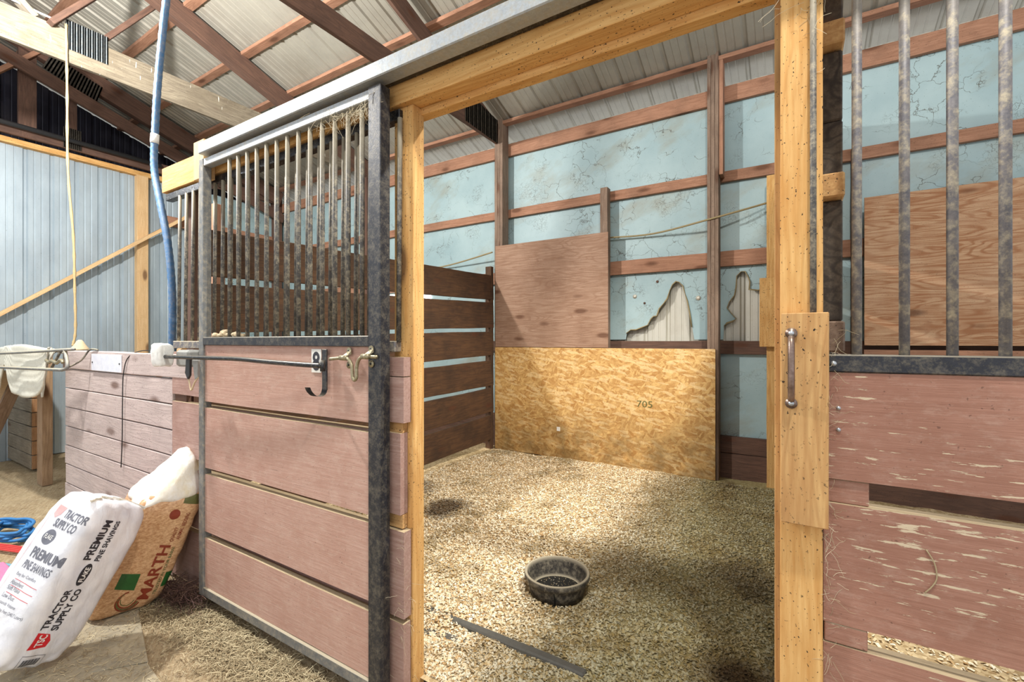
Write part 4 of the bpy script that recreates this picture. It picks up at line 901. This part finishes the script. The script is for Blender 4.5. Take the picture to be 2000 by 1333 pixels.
# brown bag
P2 = Vector((-2.85, 1.070, 0)); u2, b2, w2 = ortho((.18, .30, .937), (.22, .97, 0)); bh = Vector((.2212, .9752, 0))
BB = empty('shavings_bag', (-3.0, 1.0, 0), 'clear-fronted bag of brown pine shavings leaning on the plank wall', 'bag')
bo2, tree2 = bag_mesh('bag_body', P2 + bh * .012 - u2 * .006, u2, bh, w2, .64, .300, .34, M['bag_b'], BB, 30, 7.0, .010, 5)
f3 = (u2, -b2, w2)
def conv(s, q): return s, -q
decal_text('lettering', 'MARTH', P2, .040, .056, .322, .050, M['ink_brown'], bo2, f3, tree2, .03)
decal_text('lettering', 'QUALITY', P2, .340, .054, .418, .018, M['ink_brown'], bo2, f3, tree2, .01); decal_text('lettering', 'ANIMAL  BEDDING', P2, .354, .030, .495, .018, M['ink_brown'], bo2, f3, tree2, .01)
decal_text('lettering', 'TRUSTED IN YOUR BARN', P2, .065, .034, .309, .013, M['ink_green'], bo2, f3, tree2, .0)
decal_poly('green_band', [(.101, .219), (.092, .134), (.176, .137), (.177, .215)], P2, M['ink_green'], bo2, f3, tree2); decal_poly('green_band', [(.104, .025), (.107, -.006), (.184, -.008), (.181, .026)], P2, M['ink_green'], bo2, f3, tree2)
for k_, (rr, cx_) in enumerate(((.052, .0), (.046, .006), (.040, .012), (.030, .018))):
    pts = [(.034 + cx_ * .6 + rr * math.sin(a_ * .1), .138 + cx_ * .3 + rr * .95 * math.cos(a_ * .1)) for a_ in range(-30, 14 - 4 * k_)]
    decal_line('globe_ring', pts, .0065 if k_ < 3 else .004, P2, M['ink_brown'] if k_ % 2 == 0 else M['ink_olive'], bo2, f3, tree2)
decal_poly('globe_badge', oval(.481, .098, .026, .024), P2, M['ink_brown'], bo2, f3, tree2)
decal_poly('picture_patch', [(.540, .080), (.590, .080), (.590, .005), (.540, .005)], P2, M['ink_olive'], bo2, f3, tree2)
# plastic top: crumpled white film peaking behind
bm = bmesh.new(); bmesh.ops.create_cube(bm, size=2); bmesh.ops.subdivide_edges(bm, edges=bm.edges[:], cuts=16, use_grid_fill=True)
T0 = P2 + u2 * .635
for v in bm.verts:
    c = v.co; q = (abs(c.x) ** 4 + abs(c.y) ** 4 + abs(c.z) ** 4) ** .25; c = c / q; up_ = (c.z + 1) / 2
    peak = .15 + .12 * math.exp(-((c.y - .1) / .55) ** 2) - .05 * max(0, -c.y)
    pos = T0 - bh * .145 - w2 * .18 + bh * c.y * .152 * (1 - .12 * up_) + w2 * c.x * .190 * (1 - .72 * up_ ** 1.5) + u2 * (-.075 + up_ * peak)
    pos += (Vector(c) * .012) * noise.noise(pos * 14) + Vector((0, 0, .012)) * noise.noise(Vector((pos.x * 40, pos.y * 40, pos.z * 10))) * up_
    v.co = pos
bmesh.ops.recalc_face_normals(bm, faces=bm.faces[:]); o = recentre('plastic_top', bm, M['bag_t'], BB, True); o['label'] = 'crumpled white plastic top'
# small ink on the OSB sheet
flat_text('stamp', '705', (-1.33, 4.5835, .735), (1, 0, 0), (0, 0, 1), .155, .065, M['ink_olive'], ob, -.0)
box('outlet_sticker', -2.225, -2.185, 4.582, 4.586, .40, .445, M['card'], ob, .001)
